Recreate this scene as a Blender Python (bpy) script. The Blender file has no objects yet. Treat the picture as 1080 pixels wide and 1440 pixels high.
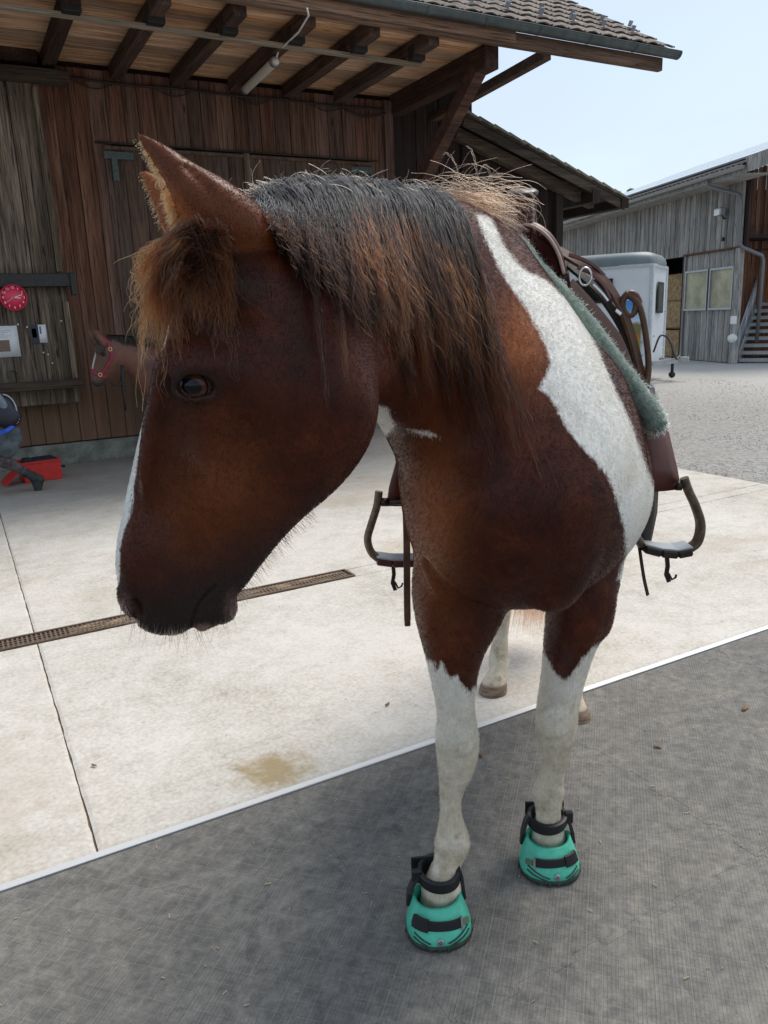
import bpy, bmesh, math, random
import numpy as np
from mathutils import Vector, Matrix, noise as mnoise
from mathutils.bvhtree import BVHTree
SC = bpy.context.scene
COL = SC.collection
rad = math.radians

# ------------------------------------------------------------------ camera, sky, sun, exposure
HEAD, PITCH, ROLL, CAMH, FPX = 28.3, 14.0, 2.35, 1.4, 1084.0
_t, _p, _r = rad(HEAD), rad(PITCH), rad(ROLL)
cF = Vector((math.sin(_t)*math.cos(_p), math.cos(_t)*math.cos(_p), -math.sin(_p)))
_R0 = Vector((math.cos(_t), -math.sin(_t), 0)); _U0 = _R0.cross(cF)
cR = _R0*math.cos(_r) - _U0*math.sin(_r); cU = _U0*math.cos(_r) + _R0*math.sin(_r)
cC = Vector((0, 0, CAMH))
FWD = Vector((math.sin(_t), math.cos(_t), 0)); RGT = Vector((math.cos(_t), -math.sin(_t), 0)); UP = Vector((0, 0, 1))
cam_d = bpy.data.cameras.new('camera'); cam = bpy.data.objects.new('camera', cam_d); COL.objects.link(cam)
cam_d.sensor_fit = 'VERTICAL'; cam_d.sensor_height = 36; cam_d.lens = 36*FPX/1440
cam_d.clip_start = 0.02; cam_d.clip_end = 2000
m = Matrix((cR, cU, -cF)).transposed().to_4x4(); m.translation = cC; cam.matrix_world = m
SC.camera = cam
SC.view_settings.view_transform = 'Standard'; SC.view_settings.look = 'None'
SC.view_settings.gamma = 1; SC.view_settings.exposure = 0.82; SC.view_settings.use_curve_mapping = False
SC.cycles.max_bounces = 6; SC.cycles.transparent_max_bounces = 12
SC.cycles.use_denoising = True

SUN_EL, SUN_AZ = 58.0, 75.0       # azimuth clockwise from +Y
world = bpy.data.worlds.new('World'); SC.world = world; world.use_nodes = True
def sky_nodes():
    nt = world.node_tree; nt.nodes.clear(); L = nt.links.new
    out = nt.nodes.new('ShaderNodeOutputWorld'); bg = nt.nodes.new('ShaderNodeBackground')
    sky = nt.nodes.new('ShaderNodeTexSky'); sky.sky_type = 'NISHITA'; sky.sun_disc = False
    sky.sun_elevation = rad(SUN_EL); sky.sun_rotation = rad(SUN_AZ); sky.air_density = 1.0; sky.dust_density = 2.0
    tc = nt.nodes.new('ShaderNodeTexCoord')
    sep = nt.nodes.new('ShaderNodeSeparateXYZ'); L(tc.outputs['Generated'], sep.inputs[0])
    mx = nt.nodes.new('ShaderNodeMath'); mx.operation = 'MAXIMUM'; L(sep.outputs['Z'], mx.inputs[0]); mx.inputs[1].default_value = 0.0
    ad = nt.nodes.new('ShaderNodeMath'); ad.operation = 'ADD'; L(mx.outputs[0], ad.inputs[0]); ad.inputs[1].default_value = 0.18
    dv = nt.nodes.new('ShaderNodeVectorMath'); dv.operation = 'DIVIDE'; L(tc.outputs['Generated'], dv.inputs[0])
    cb = nt.nodes.new('ShaderNodeCombineXYZ')
    for i in range(3): L(ad.outputs[0], cb.inputs[i])
    L(cb.outputs[0], dv.inputs[1])
    no = nt.nodes.new('ShaderNodeTexNoise'); no.inputs['Scale'].default_value = 0.9; no.inputs['Detail'].default_value = 6; no.inputs['Roughness'].default_value = 0.5
    no.inputs['Distortion'].default_value = 0.3
    L(dv.outputs[0], no.inputs['Vector'])
    rp = nt.nodes.new('ShaderNodeValToRGB'); rp.color_ramp.elements[0].position = 0.34; rp.color_ramp.elements[1].position = 0.66
    rp.color_ramp.elements[0].color = (.30, .30, .30, 1); rp.color_ramp.elements[1].color = (.95, .95, .95, 1)
    L(no.outputs['Fac'], rp.inputs[0])
    mix = nt.nodes.new('ShaderNodeMix'); mix.data_type = 'RGBA'
    L(rp.outputs[0], mix.inputs['Factor']); L(sky.outputs[0], mix.inputs[6])
    mix.inputs[7].default_value = (4.2, 4.85, 5.4, 1)
    L(mix.outputs[2], bg.inputs['Color']); bg.inputs['Strength'].default_value = 0.1
    L(bg.outputs[0], out.inputs['Surface'])
sky_nodes()
sun_d = bpy.data.lights.new('sun', 'SUN'); sun_d.energy = 1.75; sun_d.angle = rad(30); sun_d.color = (1, .945, .86)
sun = bpy.data.objects.new('sun', sun_d); COL.objects.link(sun)
_sd = Vector((math.sin(rad(SUN_AZ))*math.cos(rad(SUN_EL)), math.cos(rad(SUN_AZ))*math.cos(rad(SUN_EL)), math.sin(rad(SUN_EL))))
sun.rotation_euler = _sd.to_track_quat('Z', 'Y').to_euler(); sun.location = (3, 2, 12)

# ------------------------------------------------------------------ rays used to place things at their true depth
def ray(x, y): return cF + cR*((x-540)/FPX) + cU*((720-y)/FPX)
def hitp(x, y, n, d0):
    d = ray(x, y); n = Vector(n); return cC + d*((d0 - n.dot(cC))/n.dot(d))
def HX(x, y, X): return hitp(x, y, (1, 0, 0), X)
def HY(x, y, Y): return hitp(x, y, (0, 1, 0), Y)
def HZ(x, y, Z=0.0): return hitp(x, y, (0, 0, 1), Z)
def Q(x, y, f): return hitp(x, y, FWD, f)
def project(P):
    """numpy (n,3) -> px, py, depth"""
    V = np.asarray(P, float) - np.array(cC)
    z = V @ np.array(cF)
    return 540 + FPX*(V @ np.array(cR))/z, 720 - FPX*(V @ np.array(cU))/z, z

# ------------------------------------------------------------------ object helpers
def tag(o, label=None, cat=None, group=None, kind=None):
    if label: o['label'] = label
    if cat: o['category'] = cat
    if group: o['group'] = group
    if kind: o['kind'] = kind
    return o
def empty(name, loc=(0, 0, 0), rz=0.0, **k):
    o = bpy.data.objects.new(name, None); COL.objects.link(o); o.location = loc; o.rotation_euler = (0, 0, rz); o.empty_display_size = .1
    return tag(o, **k)
def link(name, me, mat=None, parent=None, loc=None, rot=None, scale=None, **k):
    o = bpy.data.objects.new(name, me); COL.objects.link(o)
    if mat is not None and not me.materials: me.materials.append(mat)
    if parent is not None: o.parent = parent
    if loc is not None: o.location = loc
    if rot is not None: o.rotation_euler = rot
    if scale is not None: o.scale = scale
    return tag(o, **k)

class MB:
    """collects shapes for ONE mesh"""
    def __init__(s): s.v = []; s.f = []; s.sm = []
    def add(s, vs, fs, smooth=False):
        b = len(s.v); s.v += [tuple(v) for v in vs]; s.f += [tuple(b+i for i in f) for f in fs]; s.sm += [smooth]*len(fs); return s
    def box(s, c, d, ax=None, ch=0.0):
        """centre, full size, optional 3 axes, optional chamfer"""
        c = Vector(c); A = ax or (Vector((1, 0, 0)), Vector((0, 1, 0)), Vector((0, 0, 1)))
        A = [Vector(a) for a in A]; h = [x/2 for x in d]
        if ch <= 0:
            vs = [c + A[0]*(i*h[0]) + A[1]*(j*h[1]) + A[2]*(k*h[2]) for i in (-1, 1) for j in (-1, 1) for k in (-1, 1)]
            return s.add(vs, [(0, 1, 3, 2), (4, 6, 7, 5), (0, 4, 5, 1), (2, 3, 7, 6), (0, 2, 6, 4), (1, 5, 7, 3)])
        vs = []; idx = {}
        for i in (-1, 1):
            for j in (-1, 1):
                for k in (-1, 1):
                    for a in range(3):
                        e = [h[0], h[1], h[2]]
                        for b in range(3):
                            if b != a: e[b] -= ch
                        idx[(i, j, k, a)] = len(vs); vs.append(c + A[0]*(i*e[0]) + A[1]*(j*e[1]) + A[2]*(k*e[2]))
        fs = []
        S = (-1, 1)
        for i in S:
            o = [(i, -1, -1), (i, 1, -1), (i, 1, 1), (i, -1, 1)]; fs.append([idx[p+(0,)] for p in (o if i > 0 else o[::-1])])
            o = [(-1, i, -1), (-1, i, 1), (1, i, 1), (1, i, -1)]; fs.append([idx[p+(1,)] for p in (o if i > 0 else o[::-1])])
            o = [(-1, -1, i), (1, -1, i), (1, 1, i), (-1, 1, i)]; fs.append([idx[p+(2,)] for p in (o if i > 0 else o[::-1])])
        for i in S:
            for j in S:
                f = [idx[(i, j, -1, 0)], idx[(i, j, 1, 0)], idx[(i, j, 1, 1)], idx[(i, j, -1, 1)]]; fs.append(f if i*j < 0 else f[::-1])
                f = [idx[(i, -1, j, 0)], idx[(i, 1, j, 0)], idx[(i, 1, j, 2)], idx[(i, -1, j, 2)]]; fs.append(f if i*j > 0 else f[::-1])
                f = [idx[(-1, i, j, 1)], idx[(1, i, j, 1)], idx[(1, i, j, 2)], idx[(-1, i, j, 2)]]; fs.append(f if i*j < 0 else f[::-1])
        for i in S:
            for j in S:
                for k in S:
                    f = [idx[(i, j, k, 0)], idx[(i, j, k, 1)], idx[(i, j, k, 2)]]; fs.append(f if i*j*k > 0 else f[::-1])
        return s.add(vs, fs)
    def beam(s, p, q, w, h, up=(0, 0, 1), ch=0.0):
        p = Vector(p); q = Vector(q); a = (q-p); l = a.length; a.normalize(); sd = a.cross(Vector(up)).normalized(); u = sd.cross(a)
        return s.box((p+q)/2, (l, w, h), (a, sd, u), ch)
    def tube(s, pts, r, n=10, caps=True, flat=1.0, up=None):
        pts = [Vector(p) for p in pts]; rs = r if hasattr(r, '__len__') else [r]*len(pts)
        vs = []; prev = None
        for i, p in enumerate(pts):
            t = (pts[min(i+1, len(pts)-1)] - pts[max(i-1, 0)]).normalized()
            if prev is None:
                ref = Vector(up) if up is not None else (Vector((0, 0, 1)) if abs(t.z) < .9 else Vector((1, 0, 0)))
                a = t.cross(ref).normalized()
            else:
                a = (prev - t*prev.dot(t)).normalized()
            b = t.cross(a); prev = a
            for k in range(n):
                w = 2*math.pi*k/n; vs.append(p + a*(math.cos(w)*rs[i]) + b*(math.sin(w)*rs[i]*flat))
        fs = [(i*n+k, i*n+(k+1) % n, (i+1)*n+(k+1) % n, (i+1)*n+k) for i in range(len(pts)-1) for k in range(n)]
        if caps: fs += [tuple(range(n))[::-1], tuple((len(pts)-1)*n+k for k in range(n))]
        return s.add(vs, fs, True)
    def strap(s, pts, nrm, w, t):
        """flat strap: points, per-point face normals (or one), width, thickness"""
        pts = [Vector(p) for p in pts]; vs = []
        ws = w if hasattr(w, '__len__') else [w]*len(pts)
        for i, p in enumerate(pts):
            tn = (pts[min(i+1, len(pts)-1)] - pts[max(i-1, 0)]).normalized()
            n = Vector(nrm[i] if isinstance(nrm[0], (tuple, list, Vector)) else nrm); n = (n - tn*n.dot(tn)).normalized(); sd = tn.cross(n)
            for a, b in ((-1, -.6), (-.86, 1), (.86, 1), (1, -.6), (.9, -1), (-.9, -1)):
                vs.append(p + sd*(a*ws[i]/2) + n*(b*t/2))
        n = 6
        fs = [(i*n+k, i*n+(k+1) % n, (i+1)*n+(k+1) % n, (i+1)*n+k) for i in range(len(pts)-1) for k in range(n)]
        fs += [tuple(range(n))[::-1], tuple((len(pts)-1)*n+k for k in range(n))]
        return s.add(vs, fs, False)
    def cyl(s, p, q, r, n=16, r2=None): return s.tube([p, q], [r, r if r2 is None else r2], n)
    def lathe(s, c, prof, n=24, ax=(0, 0, 1)):
        c = Vector(c); ax = Vector(ax).normalized(); a = ax.cross(Vector((1, 0, 0)) if abs(ax.x) < .8 else Vector((0, 1, 0))).normalized(); b = ax.cross(a)
        vs = [c + ax*z + a*(r*math.cos(2*math.pi*k/n)) + b*(r*math.sin(2*math.pi*k/n)) for r, z in prof for k in range(n)]
        fs = [(i*n+k, i*n+(k+1) % n, (i+1)*n+(k+1) % n, (i+1)*n+k) for i in range(len(prof)-1) for k in range(n)]
        return s.add(vs, fs, True)
    def prism(s, poly, o, ax, ay, az, t):
        """2D polygon in plane (ax, ay) at o, extruded t along az"""
        o = Vector(o); ax = Vector(ax); ay = Vector(ay); az = Vector(az); n = len(poly)
        vs = [o + ax*x + ay*y for x, y in poly] + [o + ax*x + ay*y + az*t for x, y in poly]
        fs = [tuple(range(n))[::-1], tuple(range(n, 2*n))] + [(i, (i+1) % n, n+(i+1) % n, n+i) for i in range(n)]
        return s.add(vs, fs)
    def grid(s, P, smooth=True, close=False):
        """P: rows of points -> sheet"""
        R = len(P); Cn = len(P[0]); vs = [p for row in P for p in row]
        fs = [(i*Cn+j, i*Cn+(j+1) % Cn, (i+1)*Cn+(j+1) % Cn, (i+1)*Cn+j) for i in range(R-1) for j in range(Cn if close else Cn-1)]
        return s.add(vs, fs, smooth)
    def mesh(s, name):
        me = bpy.data.meshes.new(name); me.from_pydata(s.v, [], s.f); me.polygons.foreach_set('use_smooth', s.sm)
        bm = bmesh.new(); bm.from_mesh(me); bmesh.ops.recalc_face_normals(bm, faces=bm.faces); bm.to_mesh(me); bm.free()
        return me
    def build(s, name, mat, parent=None, **k): return link(name, s.mesh(name), mat, parent, **k)

def solidify(o, t, off=-1.0):
    md = o.modifiers.new('thickness', 'SOLIDIFY'); md.thickness = t; md.offset = off; return o
def subd(o, n=1):
    md = o.modifiers.new('smooth', 'SUBSURF'); md.levels = n; md.render_levels = n; return o
def place(o, loc):
    """move a thing's origin (Empty) to loc, leaving children where they are: call right after making children in world space"""
    o.location = loc
    for c in o.children: c.matrix_parent_inverse = Matrix.Translation(-Vector(loc))
    return o

# ------------------------------------------------------------------ material helpers
class NT:
    def __init__(s, name):
        s.m = bpy.data.materials.new(name); s.m.use_nodes = True; s.t = s.m.node_tree; s.b = s.t.nodes['Principled BSDF']
        s.out = s.t.nodes['Material Output']; s._tc = None
    def n(s, kind, **k):
        nd = s.t.nodes.new('ShaderNode'+kind)
        for a, v in k.items():
            if hasattr(nd, a): setattr(nd, a, v)
        return nd
    def L(s, a, b): s.t.links.new(a, b)
    def set(s, nd, **k):
        for a, v in k.items():
            a = a.replace('_', ' ')
            i = nd.inputs[a]
            if isinstance(v, bpy.types.NodeSocket): s.L(v, i)
            else: i.default_value = v
        return nd
    def bs(s, **k): s.set(s.b, **k); return s
    def co(s, what='Object', scale=(1, 1, 1), rnd=0.0, rot=(0, 0, 0)):
        if s._tc is None: s._tc = s.n('TexCoord')
        mp = s.n('Mapping'); mp.inputs['Scale'].default_value = scale; mp.inputs['Rotation'].default_value = rot; s.L(s._tc.outputs[what], mp.inputs['Vector'])
        if rnd:
            oi = s.n('ObjectInfo'); mu = s.math('MULTIPLY', oi.outputs['Random'], rnd); s.L(mu, mp.inputs['Location'])
        return mp.outputs[0]
    def noise(s, vec, scale=5, detail=4, rough=.55, dist=0.0, out='Fac'):
        nd = s.n('TexNoise'); s.set(nd, Scale=scale, Detail=detail, Roughness=rough, Distortion=dist); s.L(vec, nd.inputs['Vector']); return nd.outputs[out]
    def vor(s, vec, scale=5, feature='F1', out='Distance', rnd=1.0):
        nd = s.n('TexVoronoi'); nd.feature = feature; s.set(nd, Scale=scale, Randomness=rnd); s.L(vec, nd.inputs['Vector']); return nd.outputs[out]
    def math(s, op, a, b=None, c=None, clamp=False):
        nd = s.n('Math'); nd.operation = op; nd.use_clamp = clamp
        for i, v in enumerate((a, b, c)):
            if v is None: continue
            if isinstance(v, (int, float)): nd.inputs[i].default_value = v
            else: s.L(v, nd.inputs[i])
        return nd.outputs[0]
    def ramp(s, fac, stops, interp='LINEAR'):
        nd = s.n('ValToRGB'); cr = nd.color_ramp; cr.interpolation = interp
        while len(cr.elements) < len(stops): cr.elements.new(.5)
        for e, (p, c) in zip(cr.elements, stops):
            e.position = p; e.color = (c, c, c, 1) if isinstance(c, (int, float)) else (*c[:3], 1)
        s.L(fac, nd.inputs[0]); return nd.outputs[0]
    def mix(s, fac, a, b, mode='MIX'):
        nd = s.n('Mix'); nd.data_type = 'RGBA'; nd.blend_type = mode
        for i, v in ((0, fac), (6, a), (7, b)):
            if isinstance(v, (int, float)): nd.inputs[i].default_value = v if i == 0 else (v, v, v, 1)
            elif isinstance(v, (tuple, list)): nd.inputs[i].default_value = (*v[:3], 1)
            else: s.L(v, nd.inputs[i])
        return nd.outputs[2]
    def rand(s): return s.n('ObjectInfo').outputs['Random']
    def attr(s, name, out='Fac'): nd = s.n('Attribute'); nd.attribute_name = name; return nd.outputs[out]
    def hsv(s, col, h=.5, sat=1.0, v=1.0):
        nd = s.n('HueSaturation'); s.set(nd, Hue=h, Saturation=sat, Value=v); s.L(col, nd.inputs['Color']); return nd.outputs[0]
    def bump(s, h, strength=.3, dist=.01, prev=None):
        nd = s.n('Bump'); s.set(nd, Strength=strength, Distance=dist); s.L(h, nd.inputs['Height'])
        if prev is not None: s.L(prev, nd.inputs['Normal'])
        s.L(nd.outputs[0], s.b.inputs['Normal']); return nd.outputs[0]
    def col(s, c): s.set(s.b, **{'Base Color': c if not isinstance(c, tuple) else (*c[:3], 1)}); return s

def simple(name, c, rough=.5, metal=0.0, var=.12, scale=20, bump=0.0, bdist=.002, coat=0.0, spec=.5):
    n = NT(name); v = n.co('Object'); f = n.noise(v, scale, 5, .6)
    lo = tuple(x*(1-var) for x in c); hi = tuple(min(1, x*(1+var)) for x in c)
    n.col(n.ramp(f, [(.3, lo), (.7, hi)])); n.bs(Roughness=rough, Metallic=metal)
    n.b.inputs['Specular IOR Level'].default_value = spec
    if coat: n.b.inputs['Coat Weight'].default_value = coat
    if bump: n.bump(n.noise(v, scale*4, 4, .6), bump, bdist)
    return n.m

def wood(name, dark, mid, light, axis='Z', grain=28, knots=True, stain=None, rough=.82, streak=.5, bump=.35, gain=.35):
    """weathered board: grain runs along the object's own axis, every board different"""
    n = NT(name)
    sc = {'X': (1.1, grain, grain), 'Y': (grain, 1.1, grain), 'Z': (grain, grain, 1.1)}[axis]
    v = n.co('Object', sc, rnd=37.0)
    g = n.noise(v, 1.0, 8, .62, .6)
    sc2 = {'X': (.5, 5, 5), 'Y': (5, .5, 5), 'Z': (5, 5, .5)}[axis]
    v2 = n.co('Object', sc2, rnd=91.0); big = n.noise(v2, 1.0, 4, .6, .3)
    fine = n.noise(n.co('Object', tuple(x*3.2 if x > 2 else x*2.5 for x in sc), rnd=11.0), 1.0, 6, .7)
    f = n.math('ADD', n.math('MULTIPLY', g, .55), n.math('MULTIPLY', big, .45))
    c = n.ramp(f, [(.32, dark), (.5, mid), (.70, light)])
    c = n.mix(n.ramp(fine, [(.36, 1), (.5, 0)]), c, tuple(x*.5 for x in dark), 'MIX') if streak else c
    r = n.rand(); c = n.hsv(c, .5, n.math('ADD', .85, n.math('MULTIPLY', n.math('FRACT', n.math('MULTIPLY', r, 7.31)), .3)), n.math('ADD', 1-gain, n.math('MULTIPLY', r, 2*gain)))
    if knots:
        kv = n.co('Object', {'X': (1.6, 5.5, 5.5), 'Y': (5.5, 1.6, 5.5), 'Z': (5.5, 5.5, 1.6)}[axis], rnd=53.0)
        kd = n.vor(kv, 1.0); km = n.ramp(kd, [(.05, 1), (.11, 0)])
        c = n.mix(n.math('MULTIPLY', km, .75), c, tuple(x*.3 for x in dark))
    if stain: c = stain(n, c)
    n.col(c); n.bs(Roughness=rough); n.b.inputs['Specular IOR Level'].default_value = .25
    n.bump(n.math('ADD', g, n.math('MULTIPLY', fine, .6)), bump, .004)
    return n.m
# ------------------------------------------------------------------ materials of the setting
random.seed(4)
def w_bottom_dirt(z0, z1, col, amt=.8):
    def f(n, c):
        geo = n.n('NewGeometry'); sp = n.n('SeparateXYZ'); n.L(geo.outputs['Position'], sp.inputs[0])
        nz = n.noise(n.co('Object', (9, 9, 1.5), rnd=20.0), 1.0, 5, .6)
        h = n.math('ADD', sp.outputs['Z'], n.math('MULTIPLY', nz, .9))
        return n.mix(n.math('MULTIPLY', n.ramp(n.math('DIVIDE', n.math('SUBTRACT', h, z0), z1-z0), [(0, 1), (1, 0)]), amt), c, col)
    return f
M_brown = wood('brown_boards', (.046, .022, .016), (.138, .072, .050), (.26, .155, .115), stain=w_bottom_dirt(.7, 2.4, (.20, .12, .075), .7), gain=.24)
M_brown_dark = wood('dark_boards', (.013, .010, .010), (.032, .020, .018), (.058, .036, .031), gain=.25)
M_door = wood('door_boards', (.044, .026, .020), (.110, .068, .050), (.19, .128, .098), stain=w_bottom_dirt(.7, 2.4, (.18, .11, .07), .7), gain=.2)
M_grey = wood('grey_boards', (.034, .026, .021), (.15, .115, .086), (.40, .33, .255), gain=.35, bump=.8)
M_rail = wood('weathered_rail', (.024, .019, .017), (.065, .048, .038), (.15, .115, .085), axis='X')
M_beam = wood('brown_beam', (.028, .017, .014), (.075, .044, .035), (.14, .088, .068), axis='Y')
M_strut = wood('strut_wood', (.030, .014, .010), (.075, .034, .024), (.13, .065, .046), axis='X')
M_fascia = wood('fascia_wood', (.06, .038, .028), (.16, .10, .072), (.28, .19, .14), axis='X')
M_ceil = wood('ceiling_boards', (.32, .17, .095), (.64, .39, .24), (.80, .60, .42), axis='X', gain=.3)
M_batten = wood('pale_batten', (.20, .16, .12), (.33, .275, .21), (.45, .39, .31), axis='X', knots=False, gain=.1)
M_silver = wood('silvery_boards', (.12, .115, .11), (.27, .26, .25), (.47, .46, .45), gain=.22, grain=20)
M_red = wood('red_brown_boards', (.05, .022, .012), (.14, .058, .032), (.26, .125, .075), gain=.3)
M_gut = simple('zinc_gutter', (.075, .092, .095), .45, .7, .35, 8)
M_zinc2 = simple('galvanised_metal', (.36, .38, .40), .42, .6, .15, 10)
M_black = simple('black_plastic', (.012, .012, .014), .45)
M_blackcable = simple('black_cable', (.015, .013, .013), .6)
M_white = simple('white_plastic', (.72, .72, .70), .4, var=.05)
M_cream = simple('old_lamp_plastic', (.62, .60, .52), .35, var=.08)
M_greenhinge = simple('green_hinge_paint', (.055, .085, .075), .6, var=.4, scale=40)
M_iron = simple('rusty_iron', (.15, .105, .075), .75, .2, .4, 60)

def concrete_mat():
    n = NT('worn_concrete'); v = n.co('Object', rnd=13.0); P = n.n('NewGeometry').outputs['Position']
    a = n.noise(P, 1.1, 6, .62, .4); b = n.noise(P, 9, 8, .72, .3); c_ = n.noise(P, 70, 4, .6)
    f = n.math('ADD', n.math('ADD', n.math('MULTIPLY', a, .36), n.math('MULTIPLY', b, .30)), n.math('MULTIPLY', c_, .34))
    c = n.ramp(f, [(.33, (.30, .27, .225)), (.45, (.49, .455, .40)), (.55, (.60, .565, .52)), (.68, (.665, .635, .595))])
    st = n.noise(P, .55, 5, .6, 1.2); c = n.mix(n.ramp(st, [(.52, 0), (.68, .5)]), c, (.36, .29, .205))
    sp = n.n('SeparateXYZ'); n.L(P, sp.inputs[0])
    # shade of the roof overhang, painted into the concrete close to the barn
    yy = n.math('ADD', sp.outputs['Y'], n.math('MULTIPLY', n.noise(P, 2.0, 4, .6), 1.6))
    c = n.mix(n.ramp(n.math('DIVIDE', n.math('SUBTRACT', yy, 6.3), 3.2), [(0, 0), (.5, .45), (1, .62)]), c, (.15, .12, .095))
    # left slab is warmer, a yellow-brown stain by the strip
    for (cx, cy, rx, ry, colr, am) in ((.70, 2.11, .15, .13, (.30, .215, .09), .8), (2.9, 3.1, .5, .35, (.36, .27, .18), .45), (-.25, 2.5, .5, .7, (.40, .31, .23), .35), (2.6, 4.0, .6, .3, (.42, .31, .19), .4), (4.4, 5.0, .7, .4, (.40, .30, .2), .4)):
        dx = n.math('DIVIDE', n.math('SUBTRACT', sp.outputs['X'], cx), rx); dy = n.math('DIVIDE', n.math('SUBTRACT', sp.outputs['Y'], cy), ry)
        d = n.math('SQRT', n.math('ADD', n.math('MULTIPLY', dx, dx), n.math('MULTIPLY', dy, dy)))
        d = n.math('ADD', d, n.math('MULTIPLY', n.math('SUBTRACT', n.noise(P, 11, 5, .7, .5), .5), 2.4))
        c = n.mix(n.math('MULTIPLY', n.ramp(d, [(.3, 1), (1.2, 0)]), am), c, colr)
    speck = n.vor(P, 7.0); sm = n.ramp(speck, [(.022, 1), (.04, 0)]); c = n.mix(n.math('MULTIPLY', sm, n.ramp(n.noise(P, 3.1, 2), [(.5, 0), (.6, .8)])), c, (.09, .07, .05))
    n.col(c); n.bs(Roughness=.85); n.b.inputs['Specular IOR Level'].default_value = .2
    n.bump(n.math('ADD', b, n.math('MULTIPLY', c_, .5)), .35, .006); return n.m
M_conc = concrete_mat()
def base_mat():
    n = NT('mossy_concrete_base'); P = n.n('NewGeometry').outputs['Position']
    f = n.noise(P, 5, 8, .7, .4); c = n.ramp(f, [(.3, (.10, .10, .085)), (.5, (.20, .205, .175)), (.7, (.33, .33, .295))])
    pits = n.vor(P, 28); c = n.mix(n.ramp(pits, [(.08, .7), (.2, 0)]), c, (.05, .05, .045))
    n.col(c); n.bs(Roughness=.9); n.bump(f, .6, .02); return n.m
M_base = base_mat()
def gravel_mat():
    n = NT('packed_gravel'); P = n.n('NewGeometry').outputs['Position']
    a = n.vor(P, 26, out='Color'); d = n.vor(P, 26); f = n.noise(P, 1.2, 8, .7); g = n.noise(P, 38, 5, .7)
    c = n.ramp(g, [(.3, (.13, .12, .108)), (.5, (.25, .235, .215)), (.68, (.40, .38, .35))])
    c = n.mix(.35, c, n.hsv(a, .5, .12, .6)); c = n.mix(n.ramp(f, [(.42, 0), (.62, .55)]), c, (.34, .31, .275))
    sp = n.n('SeparateXYZ'); n.L(P, sp.inputs[0])
    c = n.mix(n.ramp(n.math('DIVIDE', n.math('SUBTRACT', sp.outputs['X'], 9.5), 4.0), [(0, 0), (1, .75)]), c, (.50, .475, .44))  # far gravel whitened, its stronger light painted into the colour
    n.col(c); n.bs(Roughness=.95); n.bump(n.math('ADD', d, g), .8, .02); return n.m
M_gravel = gravel_mat()
def rubber_mat():
    n = NT('ribbed_rubber_mat'); P = n.n('NewGeometry').outputs['Position']
    mp = n.n('Mapping'); mp.inputs['Rotation'].default_value = (0, 0, rad(45)); n.L(P, mp.inputs['Vector']); R = mp.outputs[0]
    s = n.n('SeparateXYZ'); n.L(R, s.inputs[0]); wob = n.math('MULTIPLY', n.math('SUBTRACT', n.noise(P, 14, 2), .5), .0025)
    def line(coord, per, wd):
        fr = n.math('FRACT', n.math('DIVIDE', n.math('ADD', coord, wob), per)); d = n.math('ABSOLUTE', n.math('SUBTRACT', fr, .5))
        return n.ramp(d, [(0, 1), (wd, 0)])
    big = n.math('MAXIMUM', line(s.outputs['X'], .036, .04), line(s.outputs['Y'], .036, .04))
    mid = n.math('MAXIMUM', line(s.outputs['X'], .0086, .17), line(s.outputs['Y'], .0215, .06))
    dust = n.noise(P, 2.1, 7, .68, .8); d2 = n.noise(P, 26, 6, .75, .3)
    c = n.ramp(n.math('ADD', n.math('MULTIPLY', dust, .32), n.math('MULTIPLY', d2, .68)), [(.33, (.070, .068, .065)), (.46, (.125, .119, .110)), (.55, (.175, .164, .147)), (.69, (.27, .25, .215))])
    broken = n.ramp(n.noise(P, 17, 5, .8), [(.32, .15), (.52, 1)])
    c = n.mix(n.math('MULTIPLY', n.math('MULTIPLY', big, broken), .55), c, (.31, .285, .25))
    c = n.mix(n.math('MULTIPLY', n.math('MULTIPLY', mid, n.ramp(n.noise(P, 9, 5, .8), [(.38, 0), (.6, 1)])), .42), c, (.042, .040, .040))
    sc = n.vor(P, 3.3, 'DISTANCE_TO_EDGE'); c = n.mix(n.math('MULTIPLY', n.ramp(n.noise(P, 1.3, 3, .6, 2.5), [(.485, 0), (.5, 1), (.515, 0)]), .22), c, (.27, .26, .25))
    n.col(c); n.bs(Roughness=n.ramp(dust, [(.3, .58), (.7, .8)])); n.b.inputs['Specular IOR Level'].default_value = .4
    h = n.math('ADD', n.math('MULTIPLY', big, 1.0), n.math('ADD', n.math('MULTIPLY', mid, .5), n.math('MULTIPLY', d2, .7)))
    n.bump(h, .5, .0022); return n.m
M_rubber = rubber_mat()
def tile_mat():
    n = NT('clay_roof_tile'); v = n.co('Object', rnd=31.0)
    f = n.noise(v, 9, 6, .7); c = n.ramp(f, [(.3, (.045, .030, .025)), (.5, (.115, .075, .058)), (.72, (.22, .165, .13))])
    r = n.rand(); c = n.hsv(c, .5, .8, n.math('ADD', .65, n.math('MULTIPLY', r, .75)))
    li = n.noise(n.n('NewGeometry').outputs['Position'], 14, 6, .7); c = n.mix(n.ramp(li, [(.54, 0), (.66, .7)]), c, (.25, .27, .19))
    n.col(c); n.bs(Roughness=.8); n.bump(f, .3, .005); return n.m
M_tile = tile_mat()

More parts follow.
